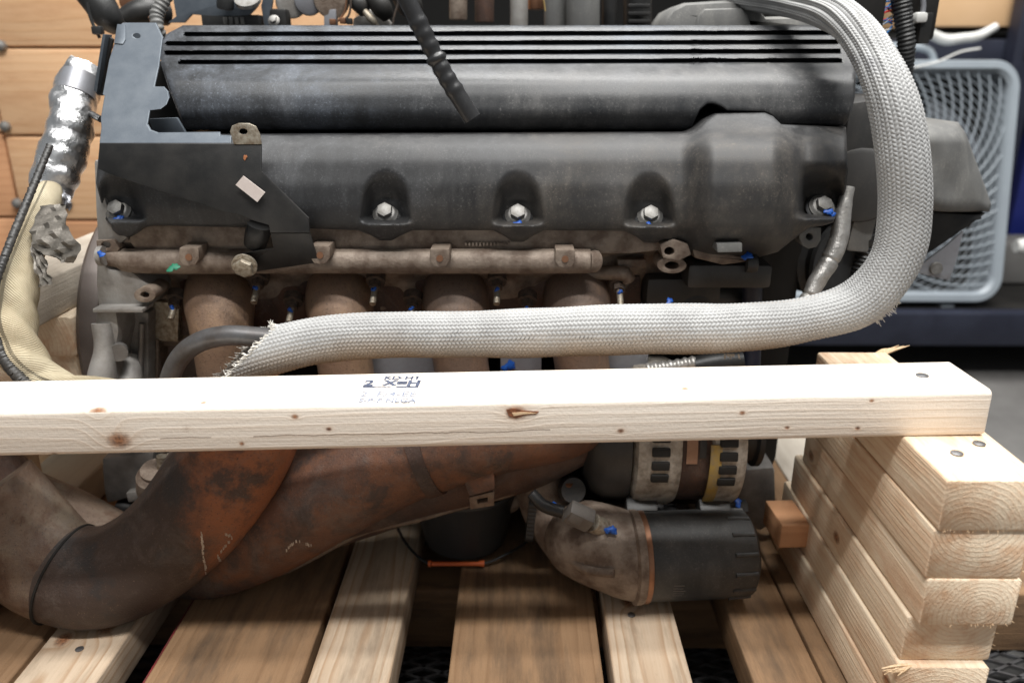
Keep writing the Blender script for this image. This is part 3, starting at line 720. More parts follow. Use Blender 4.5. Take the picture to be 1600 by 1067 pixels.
vl = piece([(0, 157), (.3, 153), (.6, 150), (.8, 158), (1, 176)]); vr = piece([(0, 1322), (.5, 1325), (.7, 1322), (.85, 1312), (1, 1302)])
vs, fs = relief(vl, vr, vtf, vbf, vyf, .80, 420, list(np.linspace(0, 1, 90)), 5)
vc = add('valve_cover', vs, fs, 'black_plastic', eng, smooth=50)
vc['label'] = 'dusty black lower cover with bolt recesses'
def hexhead(p, ax, r, h, wr, parent, mat='zinc', name='bolt'):
    ax = Vector(ax).normalized(); p = Vector(p); j = J()
    j.lathe([(0, 0), (wr, 0), (wr, wr * .14), (wr * .86, wr * .22), (r * 1.25, wr * .32), (r * 1.1, wr * .36), (0, wr * .36)], p, ax, 32)
    b = cylbm(p, p + ax * h, r, r, 6, r * .12); j.bm(b)
    return j.out(name, mat, parent, smooth=35)
def blob(p, r, mat, parent, name='paint_mark', fl=.35, ax=(0, -.7, .7)):
    b = bmesh.new(); bmesh.ops.create_icosphere(b, subdivisions=3, radius=r); m = axism(ax); ph_ = [random.uniform(0, 6.28) for _ in range(3)]
    for v in b.verts:
        a_ = math.atan2(v.co.y, v.co.x); k = 1 + .3 * math.sin(2 * a_ + ph_[0]) + .2 * math.sin(3 * a_ + ph_[1]) + .14 * math.sin(7 * a_ + ph_[2]); v.co = m @ Vector((v.co.x * k, v.co.y * k, v.co.z * fl)) + Vector(p)
    return addbm(name, b, mat, parent)
for k, (bx, by_) in enumerate(bolts):
    Y = .676 if k != 4 else .688
    ax = (0, -.80, .60) if k != 4 else (.06, -.80, .60)
    p = P(bx, by_ + 3, Y); s = px(1, bx, by_, Y)
    J().lathe([(24 * s, -16 * s), (24 * s, 0), (21 * s, 2.0 * s), (0, 2.0 * s)], p, ax, 28).out('bolt_seat', 'black_plastic', vc)
    hexhead(Vector(p) + Vector(ax) * 2 * s, ax, 12.5 * s, 16 * s, 20 * s, vc)
    for q, (dx, dy, r) in enumerate({0: [(-4, 14, 5.5), (3, 14, 4)], 2: [(-1, 16, 6), (5, 17, 4.5), (20, 17, 2)], 3: [(0, 16, 5), (2, 21, 4.5)], 4: [(13, 9, 6), (18, 13, 5)]}.get(k, [])):
        blob(P(bx + dx, by_ + dy, Y - .012), r * s, 'paint_blue', vc)
# small lip on the bulge and the hollow lug on the right end
J().plate(poly([(1120, 381), (1160, 380), (1160, 394), (1121, 395)], .643), (0, .02, 0), bev=.001).out('clip_tab', 'grey_plastic', vc)
def lug(cx, cy, ro, ri, Y, th, mat, parent, name='mounting_lug', tail=None, ry=1.0):
    out = [(cx + ro * math.cos(a), cy + ro * ry * math.sin(a)) for a in np.linspace(0, 2 * math.pi, 24, endpoint=False)]
    if tail: out = tail
    o = J().plate(poly(out, Y), (0, th, 0), holes=[disc(cx, cy, ri, Y, 14, ri * ry)], bev=0.0008).out(name, mat, parent)
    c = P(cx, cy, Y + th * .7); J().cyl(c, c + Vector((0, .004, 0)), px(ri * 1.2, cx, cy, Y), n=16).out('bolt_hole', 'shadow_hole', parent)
    return o
lug(1265, 370, 17, 5.5, .672, .02, 'grey_plastic', vc, tail=[(1249, 354), (1283, 356), (1283, 375), (1276, 386), (1264, 389), (1254, 384), (1249, 372)])

# cylinder head
hd_y = smoothpiece([(355, .690), (375, .676), (388, .684), (400, .700), (425, .702), (440, .712), (520, .715)], 3)
def hyf(x, y):
    Y = hd_y(y); Y += .01 * sstep(930, 1000, x) * sstep(385, 400, y)
    Y += .0012 * math.sin(x * .05) * math.sin(y * .12)
    for cx in (342, 530, 710, 900):
        Y += .012 * max(0, 1 - ((x - cx) / 62) ** 2) * sstep(425, 450, y)
    return Y
vs, fs = relief(piece([(0, 178), (.3, 196), (.6, 205), (1, 232)]), piece([(0, 1095), (.5, 1085), (1, 1060)]), lambda x: 350.0, lambda x: 540.0, hyf, .82, 260, list(np.linspace(0, 1, 64)), 3)
hd = add('cylinder_head', vs, fs, 'cast_brown', eng, smooth=60)
j = J(); j.tube(pp([(160, 401, .674, 12), (186, 403, .674, 16), (230, 408, .673, 19.5), (500, 408, .672, 19.5), (895, 408, .672, 19.5), (915, 408, .669, 15.5), (926, 408, .671, 11), (932, 408, .674, 4)]), 90, 20)
g = j.out('oil_gallery', 'cast_brown', hd)
j = J(); j.tube(pp([(155, 400, .664, 15.5), (163, 400, .664, 15.5)]), 4, 24); j.out('gallery_plug', 'cast_grey', hd)
blob(P(158, 397, .655), .003, 'paint_blue', hd); blob(P(271, 418, .651), .0042, 'paint_green', hd, fl=.2)
# flat flange between cover and gallery
J().plate(poly([(206, 352), (1040, 352), (1046, 374), (1030, 392), (985, 397), (560, 397), (380, 397), (212, 393), (200, 376)], .6735), (0, .03, 0), bev=.003).out('head_flange', 'cast_brown', hd)
for (bx, by_) in ((295, 401), (500, 398), (687, 403), (883, 404)):
    c = P(bx, by_, .655); s = px(1, bx, by_, .655)
    J().plate(poly([(bx - 15, by_ - 14), (bx + 15, by_ - 14), (bx + 16, by_ + 4), (bx + 10, by_ + 13), (bx, by_ + 16), (bx - 10, by_ + 13), (bx - 16, by_ + 4)], .6515), (0, .03, 0), holes=[disc(bx, by_ + 1, 3.2, .6515, 12)], bev=.0012).out('boss', 'cast_brown', hd)
    J().lathe([(3.0 * s, -.001), (5.6 * s, -.001), (5.2 * s, .0008), (3.2 * s, .0008)], P(bx, by_ + 1, .6515), (0, -1, 0), 20).out('boss_rim', 'copper', hd)
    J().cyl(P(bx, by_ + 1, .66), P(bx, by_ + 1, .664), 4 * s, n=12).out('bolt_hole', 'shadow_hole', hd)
lug(165, 383, 18, 7.5, .668, .03, 'cast_brown', hd, ry=.75, tail=[(150, 376), (178, 375), (187, 388), (183, 394), (158, 393), (151, 386)])
lug(226, 461, 17, 7, .658, .03, 'cast_brown', hd, ry=.7)
lug(1046, 393, 18, 8, .664, .035, 'cast_brown', hd, ry=.85, tail=[(1031, 382), (1052, 374), (1075, 382), (1080, 398), (1060, 408), (1036, 403)])
lug(1050, 415, 23, 11, .668, .03, 'cast_brown', hd, ry=.55)
J().plate(poly([(1080, 385), (1110, 392), (1165, 402), (1168, 410), (1130, 415), (1085, 404)], .675), (0, .03, 0), bev=.003).out('cast_web', 'cast_brown', hd)
J().plate(poly([(965, 406), (1010, 406), (1008, 418), (966, 419)], .6955), (0, .02, 0), bev=.001).out('cast_pad', 'cast_brown', hd)
J().tube(pp([(920, 428, .70, 9), (975, 428, .69, 12), (982, 440, .69, 10)]), 12, 10).out('cast_rib', 'cast_brown', hd)
# raised casting marks, worn
j = J()
for k in range(13):
    x = 728 + k * 5.6; j.box(P(x, 381, .6725), (.0016, .004, random.uniform(.0025, .004)), bev=.0004)
j.out('casting_mark', 'cast_brown', hd)
# parts at the front (right) end of the head
j = J(); j.box(P(1130, 422, .70), (.075, .05, .022), bev=.005); j.box(P(1060, 452, .72), (.07, .05, .035), bev=.008)
j.cyl(P(1165, 412, .675), P(1182, 412, .675), px(14, 1165, 412, .675), n=20, bev=.001)
j.out('timing_bracket', 'dark_metal', eng); blob(P(1168, 400, .668), .004, 'paint_blue', eng); blob(P(1046, 471, .672), .0032, 'paint_blue', eng)
j = J(); j.cyl(P(1176, 410, .70), P(1172, 640, .70), px(15, 1175, 480, .70), n=20); j.out('coolant_pipe', 'rack_blue', eng)
j = J(); j.tube(pp([(1040, 482, .71, 24), (1095, 462, .71, 26), (1160, 470, .72, 22)]), 20, 16); j.out('coolant_hose', 'black_rubber', eng)

# exhaust manifold: four runners leaving the head, a shell below
man = J().plate(poly([(262, 432), (1000, 432), (1002, 520), (262, 524)], .7125), (0, .008, 0), bev=.001).out('exhaust_manifold', 'rust_dark', eng)
for i, cx in enumerate((342, 530, 711, 900)):
    r = 50
    v, f, _ = tube(pp([(cx, 418, .745, r * .55), (cx, 444, .730, r * .92), (cx + 1, 472, .704, r * 1.06), (cx + 4, 510, .690, r * .96), (cx + 8, 560, .688, r * .86), (cx + 22, 650, .690, r * .86)]), 40, 32)
    add('runner', v, f, 'runner_metal' if i < 2 else 'runner_metal_dark', man)
    J().lathe([(0, 0), (.012, 0), (.011, .006), (.006, .009), (0, .009)], P(cx - 8, 436, .702), (0, -.85, .3), 6).out('flange_nut', 'stud_dark', man)
ux = ((405, 436), (587, 438), (777, 438), (967, 442)); lx = ((276, 466), (458, 470), (645, 468), (824, 468))
for k, (u, v) in enumerate(ux + lx):
    Y = .694; s = px(1, u, v, Y); p = P(u, v, Y); ax = Vector((0, -.72, -.55)).normalized(); L = 30 if k < 4 else 26
    j = J(); j.lathe([(0, -.006), (15 * s, -.006), (15 * s, .002), (0, .003)], p, ax, 20); j.bm(cylbm(p, p + ax * .009, 10 * s, 9.5 * s, 6)); j.out('stud_nut', 'stud_dark', man)
    J().cyl(p, p + ax * (L + 8) * s * 1.2, 5 * s, n=12).out('stud', 'zinc_worn', man)
    q = p + ax * .010 + Vector((0, -.004, .001)); blob(q, 3.6 * s, 'paint_blue', man, fl=.9, ax=(random.uniform(-.5, .5), -1, random.uniform(-.5, .5)))
J().plate(poly([(548, 545), (688, 545), (688, 640), (540, 640)], .7035), (0, .004, 0), bev=.0008).out('heat_shield', 'silver_sheet', man)
J().plate(poly([(782, 545), (846, 545), (846, 640), (782, 640)], .7035), (0, .004, 0), bev=.0008).out('heat_shield', 'silver_sheet', man)
J().plate(poly([(950, 540), (1013, 540), (1013, 640), (950, 640)], .7035), (0, .004, 0), bev=.0008).out('heat_shield', 'silver_sheet', man)
blob(P(795, 572, .702), .0055, 'paint_blue', man, fl=.2, ax=(0, -1, 0))
v, f, _ = tube(pp([(1010, 577, .69, 9), (1050, 572, .69, 9.5), (1088, 566, .69, 10)]), 60, 14, disp=lambda u, v_: .0007 * np.sin(u * 900)); add('foil_tube', v, f, 'foil_dull', man)
J().tube(pp([(1086, 572, .69, 15), (1120, 566, .69, 18), (1160, 562, .69, 14)]), 16, 12).out('tube_elbow', 'black_rubber', man)

# lower exhaust: two rusty pipes
ex = J().tube(pp([(-30, 770, .612, 82), (30, 838, .612, 82), (72, 878, .606, 79), (110, 900, .602, 76)]), 40, 48).out('exhaust_pipe', 'rust_pale', eng)
v, f, _ = tube(pp([(96, 893, .603, 77), (140, 902, .601, 78), (190, 892, .603, 78), (250, 856, .607, 79), (310, 795, .612, 83), (362, 715, .616, 86), (388, 650, .625, 84), (392, 625, .64, 60)]), 90, 48)
elb = add('pipe_elbow', v, f, 'rust_pipe', ex)
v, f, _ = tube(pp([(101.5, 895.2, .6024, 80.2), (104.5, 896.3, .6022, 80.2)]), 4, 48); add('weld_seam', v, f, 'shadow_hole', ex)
v, f, _ = tube(pp([(-20, 742, .66, 40), (50, 780, .66, 42), (110, 806, .66, 42), (190, 846, .655, 40)]), 40, 32); add('branch_pipe', v, f, 'rust_pale', ex)
v, f, _ = tube(pp([(-40, 742, .64, 66), (-8, 764, .64, 62), (22, 790, .635, 52)]), 20, 32); add('pipe_flange', v, f, 'rust_dark', ex)
v, f, _ = tube(pp([(270, 905, .652, 30), (330, 880, .650, 55), (400, 835, .648, 74), (470, 790, .646, 80), (560, 742, .646, 78), (640, 708, .650, 74), (760, 672, .655, 72), (880, 660, .665, 58), (930, 650, .68, 40)]), 110, 44)
cb_ = add('collector_pipe', v, f, 'rust_pipe_b', ex)
v, f, _ = tube(pp([(648, 706, .650, 76.5), (662, 701, .651, 77), (676, 697, .651, 76.5)]), 8, 44); add('joint_ring', v, f, 'rust_dark', ex)
v, f, _ = tube(pp([(420, 842, .668, 40), (540, 806, .672, 42), (650, 766, .676, 46), (740, 738, .68, 52), (830, 705, .685, 56), (940, 655, .69, 50)]), 70, 32); add('exhaust_shell', v, f, 'rust_dark', ex)
# seam lip along the lower shell
v, f, _ = tube(pp([(330, 918, .648, 5), (440, 894, .648, 5), (560, 834, .652, 5), (650, 812, .655, 4.5), (740, 786, .658, 4.5), (800, 770, .66, 4), (860, 742, .668, 4), (950, 700, .68, 4)]), 60, 10); add('shell_lip', v, f, 'rust_pale', ex)
j = J(); j.plate(poly([(722, 744), (772, 738), (774, 765), (733, 776)], .622), (0, .03, 0), bev=.002)
j.out('strap', 'rust_pipe_b', ex)
j = J(); j.plate(poly([(733, 777), (772, 768), (772, 790), (735, 796)], .626), (0, .02, 0), holes=[poly([(745, 780), (762, 777), (762, 784), (746, 787)], .626)], bev=.0008); j.out('strap_tab', 'rust_pale', ex)
v, f, _ = tube(pp([(668, 796, .72, 13), (730, 802, .72, 14), (790, 790, .72, 14), (812, 776, .72, 12)]), 24, 16); add('drain_flange', v, f, 'cast_brown', ex)
# bare metal scrapes on the elbow, lying on its surface
from mathutils.bvhtree import BVHTree
def onto(o):
    off = W[o].translation; t_ = BVHTree.FromPolygons([tuple(q.co + off) for q in o.data.vertices], [tuple(p_.vertices) for p_ in o.data.polygons])
    return lambda x, y: t_.ray_cast(Vector((0, 0, H)), ray(x, y).normalized())
def scrape(o, line, wd, n, parent, mat='foil_dull'):
    fn = onto(o); j = J(); ln = spline([(a, b, 0, 0) for a, b in line], n)[0]
    for (a, b, _, _) in ln:
        if random.random() < .2: continue
        a += random.uniform(-wd, wd) * .4; b += random.uniform(-1, 1); w_ = random.uniform(.4, 1) * wd; pts = [fn(a + dx, b + dy) for dx, dy in ((-w_, -2.2), (w_ * random.uniform(.2, 1), -2), (w_, 1.8), (-w_ * random.uniform(.2, 1), 2.4))]
        if all(q[0] is not None for q in pts):
            j.put([q[0] + q[1] * .0003 for q in pts] + [q[0] - q[1] * .0004 for q in pts], [[0, 1, 2, 3], [7, 6, 5, 4], [0, 1, 5, 4], [1, 2, 6, 5], [2, 3, 7, 6], [3, 0, 4, 7]])
    if j.v: j.out('scrape', mat, parent, smooth=None, kind='stuff')
scrape(elb, [(315, 832), (317, 860), (322, 898)], 2.2, 30, ex)
scrape(elb, [(340, 868), (344, 878), (337, 892)], 1.8, 14, ex)
scrape(elb, [(352, 834), (362, 840), (350, 855), (345, 862)], 1.2, 16, ex)
scrape(cb_, [(446, 862), (462, 846), (488, 852)], 1.3, 20, ex)

# left end: flex plate, bellhousing casting
v = []; f = []
c = P(330, 520, .80); 
prof = [(.215, 0), (.215, .018), (.20, .022), (.06, .022), (.06, 0)]
J().lathe([(0, -.004), (.138, -.004), (.14, 0), (.14, .012), (.134, .018), (0, .018)], (-.392, .815, .335), (-1, 0, 0), 72).out('flex_plate', 'plate_brown', eng)
bell = J().plate(poly([(150, 392), (168, 420), (205, 424), (236, 448), (233, 480), (152, 482), (149, 440)], .668), (0, .08, 0), bev=.004).out('bellhousing', 'cast_grey', eng)
J().box(P(193, 480, .664), (.044, .022, .0035), bev=.001).out('rib', 'cast_grey', bell)
J().plate(poly([(148, 484), (182, 486), (186, 520), (178, 560), (186, 596), (150, 600), (143, 560), (145, 520)], .658), (0, .08, 0), bev=.006).out('flange', 'cast_grey', bell)
J().plate(poly([(184, 488), (232, 488), (232, 640), (184, 640)], .690), (0, .04, 0), bev=.003).out('web', 'cast_grey', bell)
J().tube(pp([(160, 505, .660, 16), (163, 545, .655, 15), (160, 590, .650, 22), (160, 640, .650, 24)]), 20, 16).out('boss_column', 'cast_grey', bell)
J().tube(pp([(203, 556, .685, 14), (203, 600, .67, 20), (203, 650, .67, 20)]), 14, 16).out('boss_column', 'cast_grey', bell)
J().lathe([(.003, 0), (.008, 0), (.008, .008), (.003, .008)], P(186, 547, .662), (.4, -1, 0), 18).out('boss_eye', 'cast_dark', bell)
J().cyl(P(222, 505, .682), P(217, 645, .682), px(4.5, 222, 540, .70), n=12).out('rib', 'cast_dark', bell)
J().cyl(P(246, 530, .705), P(245, 645, .705), px(3, 246, 540, .70), n=12).out('rib', 'cast_brown', bell)
J().plate(poly([(232, 470), (280, 474), (278, 535), (234, 532)], .705), (0, .02, 0), bev=.002).out('mud_pad', 'zinc_worn', bell)
J().plate(poly([(232, 534), (250, 534), (250, 650), (232, 650)], .71), (0, .02, 0), bev=.001).out('web', 'cast_brown', bell)
J().plate(poly([(146, 250), (158, 250), (160, 300), (178, 350), (200, 372), (172, 392), (152, 380), (149, 330)], .672), (0, .05, 0), bev=.003).out('head_end', 'cast_grey', bell)

# lower left: starter casting and sensor nut
st = J().plate(poly([(158, 716), (240, 706), (240, 772), (196, 780), (166, 788), (161, 760)], .69), (0, .06, 0), bev=.004).out('starter_casting', 'cast_dark', eng)
J().plate(poly([(196, 770), (240, 764), (242, 776), (200, 786)], .682), (0, .05, 0), bev=.002).out('casting_ledge', 'cast_grey', st)
j = J(); j.cyl(P(184, 790, .70), P(225, 800, .70), px(16, 190, 795, .7), n=18, bev=.002); j.cyl(P(215, 805, .70), P(250, 800, .72), px(22, 215, 805, .7), n=18); j.out('starter_end', 'black_rubber', st)
sn = J().lathe([(0, 0), (.020, 0), (.021, .010), (.018, .026), (.013, .03), (.013, .034), (0, .034)], P(253, 768, .655), (.1, -.35, .85), 28).out('oxygen_sensor', 'cast_brown', eng)
hexhead(P(253, 742, .648), (.1, -.35, .85), .010, .010, .014, sn, 'rust_block', 'sensor_nut')
J().cyl(P(254, 738, .646), P(253, 712, .646), .005, n=12).out('stud', 'zinc_worn', sn)
J().lathe([(0, 0), (.012, 0), (.012, .02), (0, .02)], P(280, 738, .67), (.2, -.3, .9), 20).out('sensor_clamp', 'zinc_worn', sn)

# alternator, axis along the engine
ya, AR = .712, .072
zc = P(1060, 725, ya - AR).z
alt = J().lathe([(0, 0), (AR * .93, 0), (AR * .95, .004), (AR * .95, .030), (AR * .93, .034), (0, .034)], (P(1060, 700, ya - .06).x, ya, zc), (1, 0, 0), 56).out('alternator', 'rust_dark', eng)
def altx(u): return P(u, 740, ya - AR * .9).x
for (a, b, nm) in ((988, 1062, 'housing_half'), (1105, 1162, 'housing_half')):
    xa, xb = altx(a), altx(b)
    hh = J().lathe([(0, 0), (AR * .9, 0), (AR, .004), (AR * 1.02, .010), (AR * 1.02, xb - xa - .006), (AR * .98, xb - xa), (0, xb - xa)], (xa, ya, zc), (1, 0, 0), 64).out(nm, 'alternator_cast', alt)
    for k in range(5):
        an = R_(150 + 10.2 * k + (3 if a > 1100 else 0)); d = Vector((0, math.cos(an), math.sin(an)))
        m = Matrix(((1, 0, 0), (0, d.y, -d.z), (0, d.z, d.y)))
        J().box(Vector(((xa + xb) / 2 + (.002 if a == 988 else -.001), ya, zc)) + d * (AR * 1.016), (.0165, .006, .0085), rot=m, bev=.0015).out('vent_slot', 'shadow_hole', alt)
    J().box((xa + .012, ya - AR * .72, zc - AR * .80), (.03, .016, .02), rot=Matrix.Rotation(.6, 3, 'X'), bev=.003).out('mount_ear', 'dark_metal', alt)
xa, xb = altx(1105), altx(1120)
v = []; f = []
for i in range(14):
    an = R_(165 + 5.2 * i)
    for xx in (xa - .0005, xb + .001): v.append((xx, ya + AR * 1.032 * math.cos(an), zc + AR * 1.032 * math.sin(an)))
for i in range(13): f.append([2 * i, 2 * i + 1, 2 * i + 3, 2 * i + 2])
v2 = [(a, ya + (b - ya) * .975, zc + (c_ - zc) * .975) for (a, b, c_) in v]; n0 = len(v); f += [[q + n0 for q in reversed(w_)] for w_ in list(f)]
add('paint_stripe', v + v2, f, 'yellow_paint', alt)
xa, xb = altx(915), altx(986)
J().lathe([(0, 0), (AR * .70, 0), (AR * .86, .008), (AR * .94, .02), (AR * .95, xb - xa), (0, xb - xa)], (xa, ya, zc), (1, 0, 0), 56).out('alternator_cap', 'dark_metal', alt)
for (u0, u1, a0, a1, m) in ((1069, 1086, 160, 181, 'label_tan'), (1089, 1099, 160, 176, 'dark_metal')):
    v = []; f = []
    for i in range(6):
        an = R_(a0 + (a1 - a0) * i / 5)
        for xx in (altx(u0), altx(u1)): v.append((xx, ya + AR * .965 * math.cos(an), zc + AR * .965 * math.sin(an)))
    for i in range(5): f.append([2 * i, 2 * i + 1, 2 * i + 3, 2 * i + 2])
    n0 = len(v); v += [(a, ya + (b - ya) * .98, zc + (c_ - zc) * .98) for (a, b, c_) in v]; f += [[q + n0 for q in reversed(w_)] for w_ in list(f)]
    add('label_plate', v, f, m, alt)
xa = altx(1163)
J().lathe([(0, 0), (.036, 0), (.036, .004), (.031, .006), (.031, .020), (.036, .022), (.036, .027), (0, .027)], (xa, ya, zc), (1, 0, 0), 48).out('pulley', 'black_rubber', alt)
fc = J().plate(poly([(1150, 735), (1214, 728), (1216, 800), (1208, 824), (1190, 832), (1160, 828), (1150, 800)], .72), (0, .05, 0), bev=.01).out('drive_casting', 'cast_dark', eng)
blob(P(1153, 785, .69), .004, 'paint_blue', eng)
J().cyl(P(1130, 795, .70), P(1166, 792, .70), px(13, 1150, 790, .7), n=6).out('bracket_bolt', 'dark_metal', fc)
# drive belt pulley behind the sleeve on the right
pl = J().lathe([(0, 0), (.052, 0), (.054, .004), (.048, .008), (.048, .02), (.054, .024), (.052, .028), (0, .028)], P(1315, 410, .80), (.25, -1, .1), 56).out('crank_pulley', 'black_rubber', eng)
J().box(P(1310, 375, .88), (.10, .06, .12), bev=.02).out('timing_cover', 'deep_dark', eng)

# oil filter and its housing
fa, fb = P(1003, 881, .632), P(1170, 880, .640); Rf = .0415
fz = .12 + Rf + .004
fa = Vector((fa.x, .632, fz)); fb = Vector((fb.x - .002, .640, fz)); ax = (fb - fa).normalized(); Lf = (fb - fa).length
of = J().lathe([(0, 0), (Rf * .97, 0), (Rf, .003), (Rf, Lf * .72), (Rf * .985, Lf * .76), (Rf * .985, Lf - .012), (Rf * .95, Lf - .004), (Rf * .8, Lf), (0, Lf)], fa, ax, 64).out('oil_filter', 'filter_black', eng)
for k in range(14):
    an = 2 * math.pi * k / 14 + .2; q = axism(ax); d = q @ Vector((math.cos(an), math.sin(an), 0))
    J().cyl(fa + ax * (Lf - .026) + d * Rf * .985, fa + ax * (Lf - .005) + d * Rf * .955, .0022, n=8).out('grip_rib', 'filter_black', of)
J().lathe([(Rf * .6, -.004), (Rf * 1.01, -.004), (Rf * 1.03, -.002), (Rf * 1.03, .001), (Rf * .6, .001)], fa, ax, 64).out('gasket', 'copper', of)
for k in range(5):                                # the small print lines on the filter body, too worn to read
    an = R_(203 - k * 4.5); d = Vector((0, math.cos(an), math.sin(an)))
    for q in range(3):
        c_ = fa + ax * (.020 + (k % 2) * .0015) + d * (Rf * 1.0015); 
    m = Matrix(((1, 0, 0), (0, d.y, -d.z), (0, d.z, d.y)))
    J().box(fa + ax * .026 + d * Rf * 1.0008, (.011 + .002 * (k % 3), .0006, .0009), rot=m).out('printed_line', 'sensor_grey', of)
def el(r): return (r[0], r[1], r[2], r[3])
hpts = [(fa.x - .003, fa.y, fa.z, Rf * 1.02), (fa.x - .016, fa.y + .002, fa.z + .001, Rf * .98), (fa.x - .05, fa.y + .012, fa.z + .008, Rf * .93)]
for (u, v, Y, r) in ((900, 838, .665, 55), (862, 795, .685, 46), (845, 745, .70, 42), (850, 690, .72, 40)):
    q = P(u, v, Y); hpts.append((q.x, q.y, q.z, px(r, u, v, Y)))
oh = J().tube(hpts, 60, 36).out('filter_housing', 'cast_brown', eng)
J().lathe([(0, 0), (Rf * 1.04, 0), (Rf * 1.06, .003), (Rf * 1.06, .007), (Rf * .9, .011), (0, .011)], fa - ax * .004, -ax, 56).out('housing_flange', 'cast_brown', oh)
J().tube([(*(P(880, 862, .622)), .004), (*(P(915, 888, .604)), .0045), (*(P(960, 896, .594)), .004)], 20, 10).out('cast_rib', 'cast_brown', oh)
sp = P(905, 806, .615)
J().box(sp, (.025, .016, .017), rot=Matrix.Rotation(R_(28), 3, 'Y') @ Matrix.Rotation(R_(20), 3, 'X'), bev=.0025).box(sp + Vector((-.004, -.007, .002)), (.012, .006, .009), rot=Matrix.Rotation(R_(28), 3, 'Y'), bev=.001).out('sensor_plug', 'sensor_grey', oh)
J().cyl(P(925, 816, .618), P(958, 834, .628), .009, n=16, bev=.001).out('sensor_body', 'zinc_worn', oh)
blob(P(955, 828, .613), .0045, 'paint_blue', oh, fl=.7); blob(P(866, 792, .64), .004, 'paint_blue', oh, fl=.7)
J().tube(pp([(830, 770, .64, 9), (850, 790, .635, 10), (880, 800, .63, 10)]), 14, 12).out('sensor_wire', 'black_rubber', oh)
J().lathe([(.004, 0), (.011, 0), (.0135, .010), (.012, .018), (.004, .018)], P(888, 764, .675), (.2, -.8, .4), 28).out('pipe_stub', 'dark_metal', oh)
J().cyl(P(889, 754, .662), P(884, 770, .668), .004, n=12).out('stub_pin', 'copper', oh)
j = J()
for k in range(9): j.cyl(P(826 - k * .6, 785 + k * 6, .668), P(838 - k * .6, 786 + k * 6, .668), .008, n=10)
j.out('flex_conduit', 'black_rubber', oh)

# steel brackets on the left end of the covers
bpl = P(155, 224, .652); bpn = (P(360, 224, .652) - bpl).cross(P(210, 37, .73) - bpl).normalized()
bpoly = lambda pts, d=0.0: [hit(x, y, bpl + Vector((0, d, 0)), bpn) for x, y in pts]
br = J().plate(bpoly([(183, 50), (190, 37), (243, 37), (254, 60), (248, 105), (241, 137), (255, 137), (262, 145), (264, 154), (260, 164), (251, 171), (234, 173), (230, 196), (235, 205), (246, 209), (343, 208), (344, 213), (361, 214), (361, 224), (155, 224), (158, 200), (157, 185), (163, 150), (160, 148), (170, 95), (178, 70)]), (0, .0028, .0008), holes=[bpoly([(213 + 6 * math.cos(a), 57 + 4.6 * math.sin(a)) for a in np.linspace(0, 6.283, 14, endpoint=False)])], bev=.0006).out('end_bracket', 'bracket_steel', eng, smooth=None)
J().plate(bpoly([(183, 38), (196, 39), (196, 62), (192, 69), (178, 68)], -.0012), (0, .001, 0), bev=.0003).out('bracket_pad', 'bracket_steel', br)
J().plate(poly([(224, 96), (262, 96), (292, 206), (320, 214), (224, 214)], .752), (0, .03, 0), bev=.002).out('dark_filler', 'deep_dark', br)  # black plate added to keep the gap between bracket and cover dark
J().plate(poly([(205, 52), (222, 52), (222, 62), (205, 62)], .76), (0, .004, 0)).out('bracket_lip', 'bracket_steel', br)
J().plate(poly([(232, 186), (276, 184), (290, 208), (240, 209)], .70), (0, .004, 0), bev=.001).out('bracket_ledge', 'bracket_steel', br)
J().plate(poly([(147, 142), (161, 55), (169, 57), (176, 62), (166, 104), (160, 150), (152, 149)], .735), (0, .004, 0), bev=.0006).out('bracket_flange', 'bracket_dark', br)
J().plate(poly([(146, 142), (160, 54), (165, 54), (151, 146)], .728), (0, .012, 0), bev=.0006).out('flange_edge', 'bracket_steel', br)
dY = lambda x, y: .6495 - .010 * sstep(222, 300, y) + (.010 * sstep(364, 400, y))
dk = J().plate(poly([(155, 224), (361, 225), (408, 225), (408, 268), (482, 341), (484, 364), (422, 364), (420, 352), (396, 345), (372, 335), (350, 331), (172, 273), (153, 264)], dY), (0, .003, 0), bev=.0007).out('harness_bracket', 'bracket_dark', eng)
J().plate(poly([(422, 365), (484, 365), (497, 408), (494, 411), (392, 426), (376, 424), (366, 414), (368, 403), (378, 396), (427, 388)], lambda x, y: .6395 + .00030 * (y - 364)), (0, .003, 0), holes=[disc(381, 412, 5, .655, 12)], bev=.0007).out('bracket_foot', 'bracket_dark', dk)
J().plate(poly([(365, 226), (359, 206), (362, 197), (372, 193), (388, 193), (399, 198), (405, 210), (408, 226)], .6485), (0, .003, 0), holes=[disc(379.5, 206, 7, .6485, 14, 5)], bev=.0006).out('bracket_tab', 'zinc_worn', dk)
J().plate(poly([(368, 289), (380, 275), (414, 301), (402, 316)], .6375), (0, .0008, 0)).out('sticker', 'white_sticker', dk)
hexhead(P(383, 413, .648), (0, -.8, -.3), .0085, .008, .0105, dk, 'zinc_worn')
for (u, v, r) in ((376, 262, 5), (372, 270, 4), (383, 246, 3.4)): blob(P(u, v, .6455), r * .0005, 'rust_block', dk, 'rust_spot', .08, (0, -1, .1))
J().tube(pp([(405, 352, .655, 18), (402, 366, .656, 19), (398, 382, .66, 17)]), 10, 16).out('rubber_grommet', 'bracket_dark', dk)

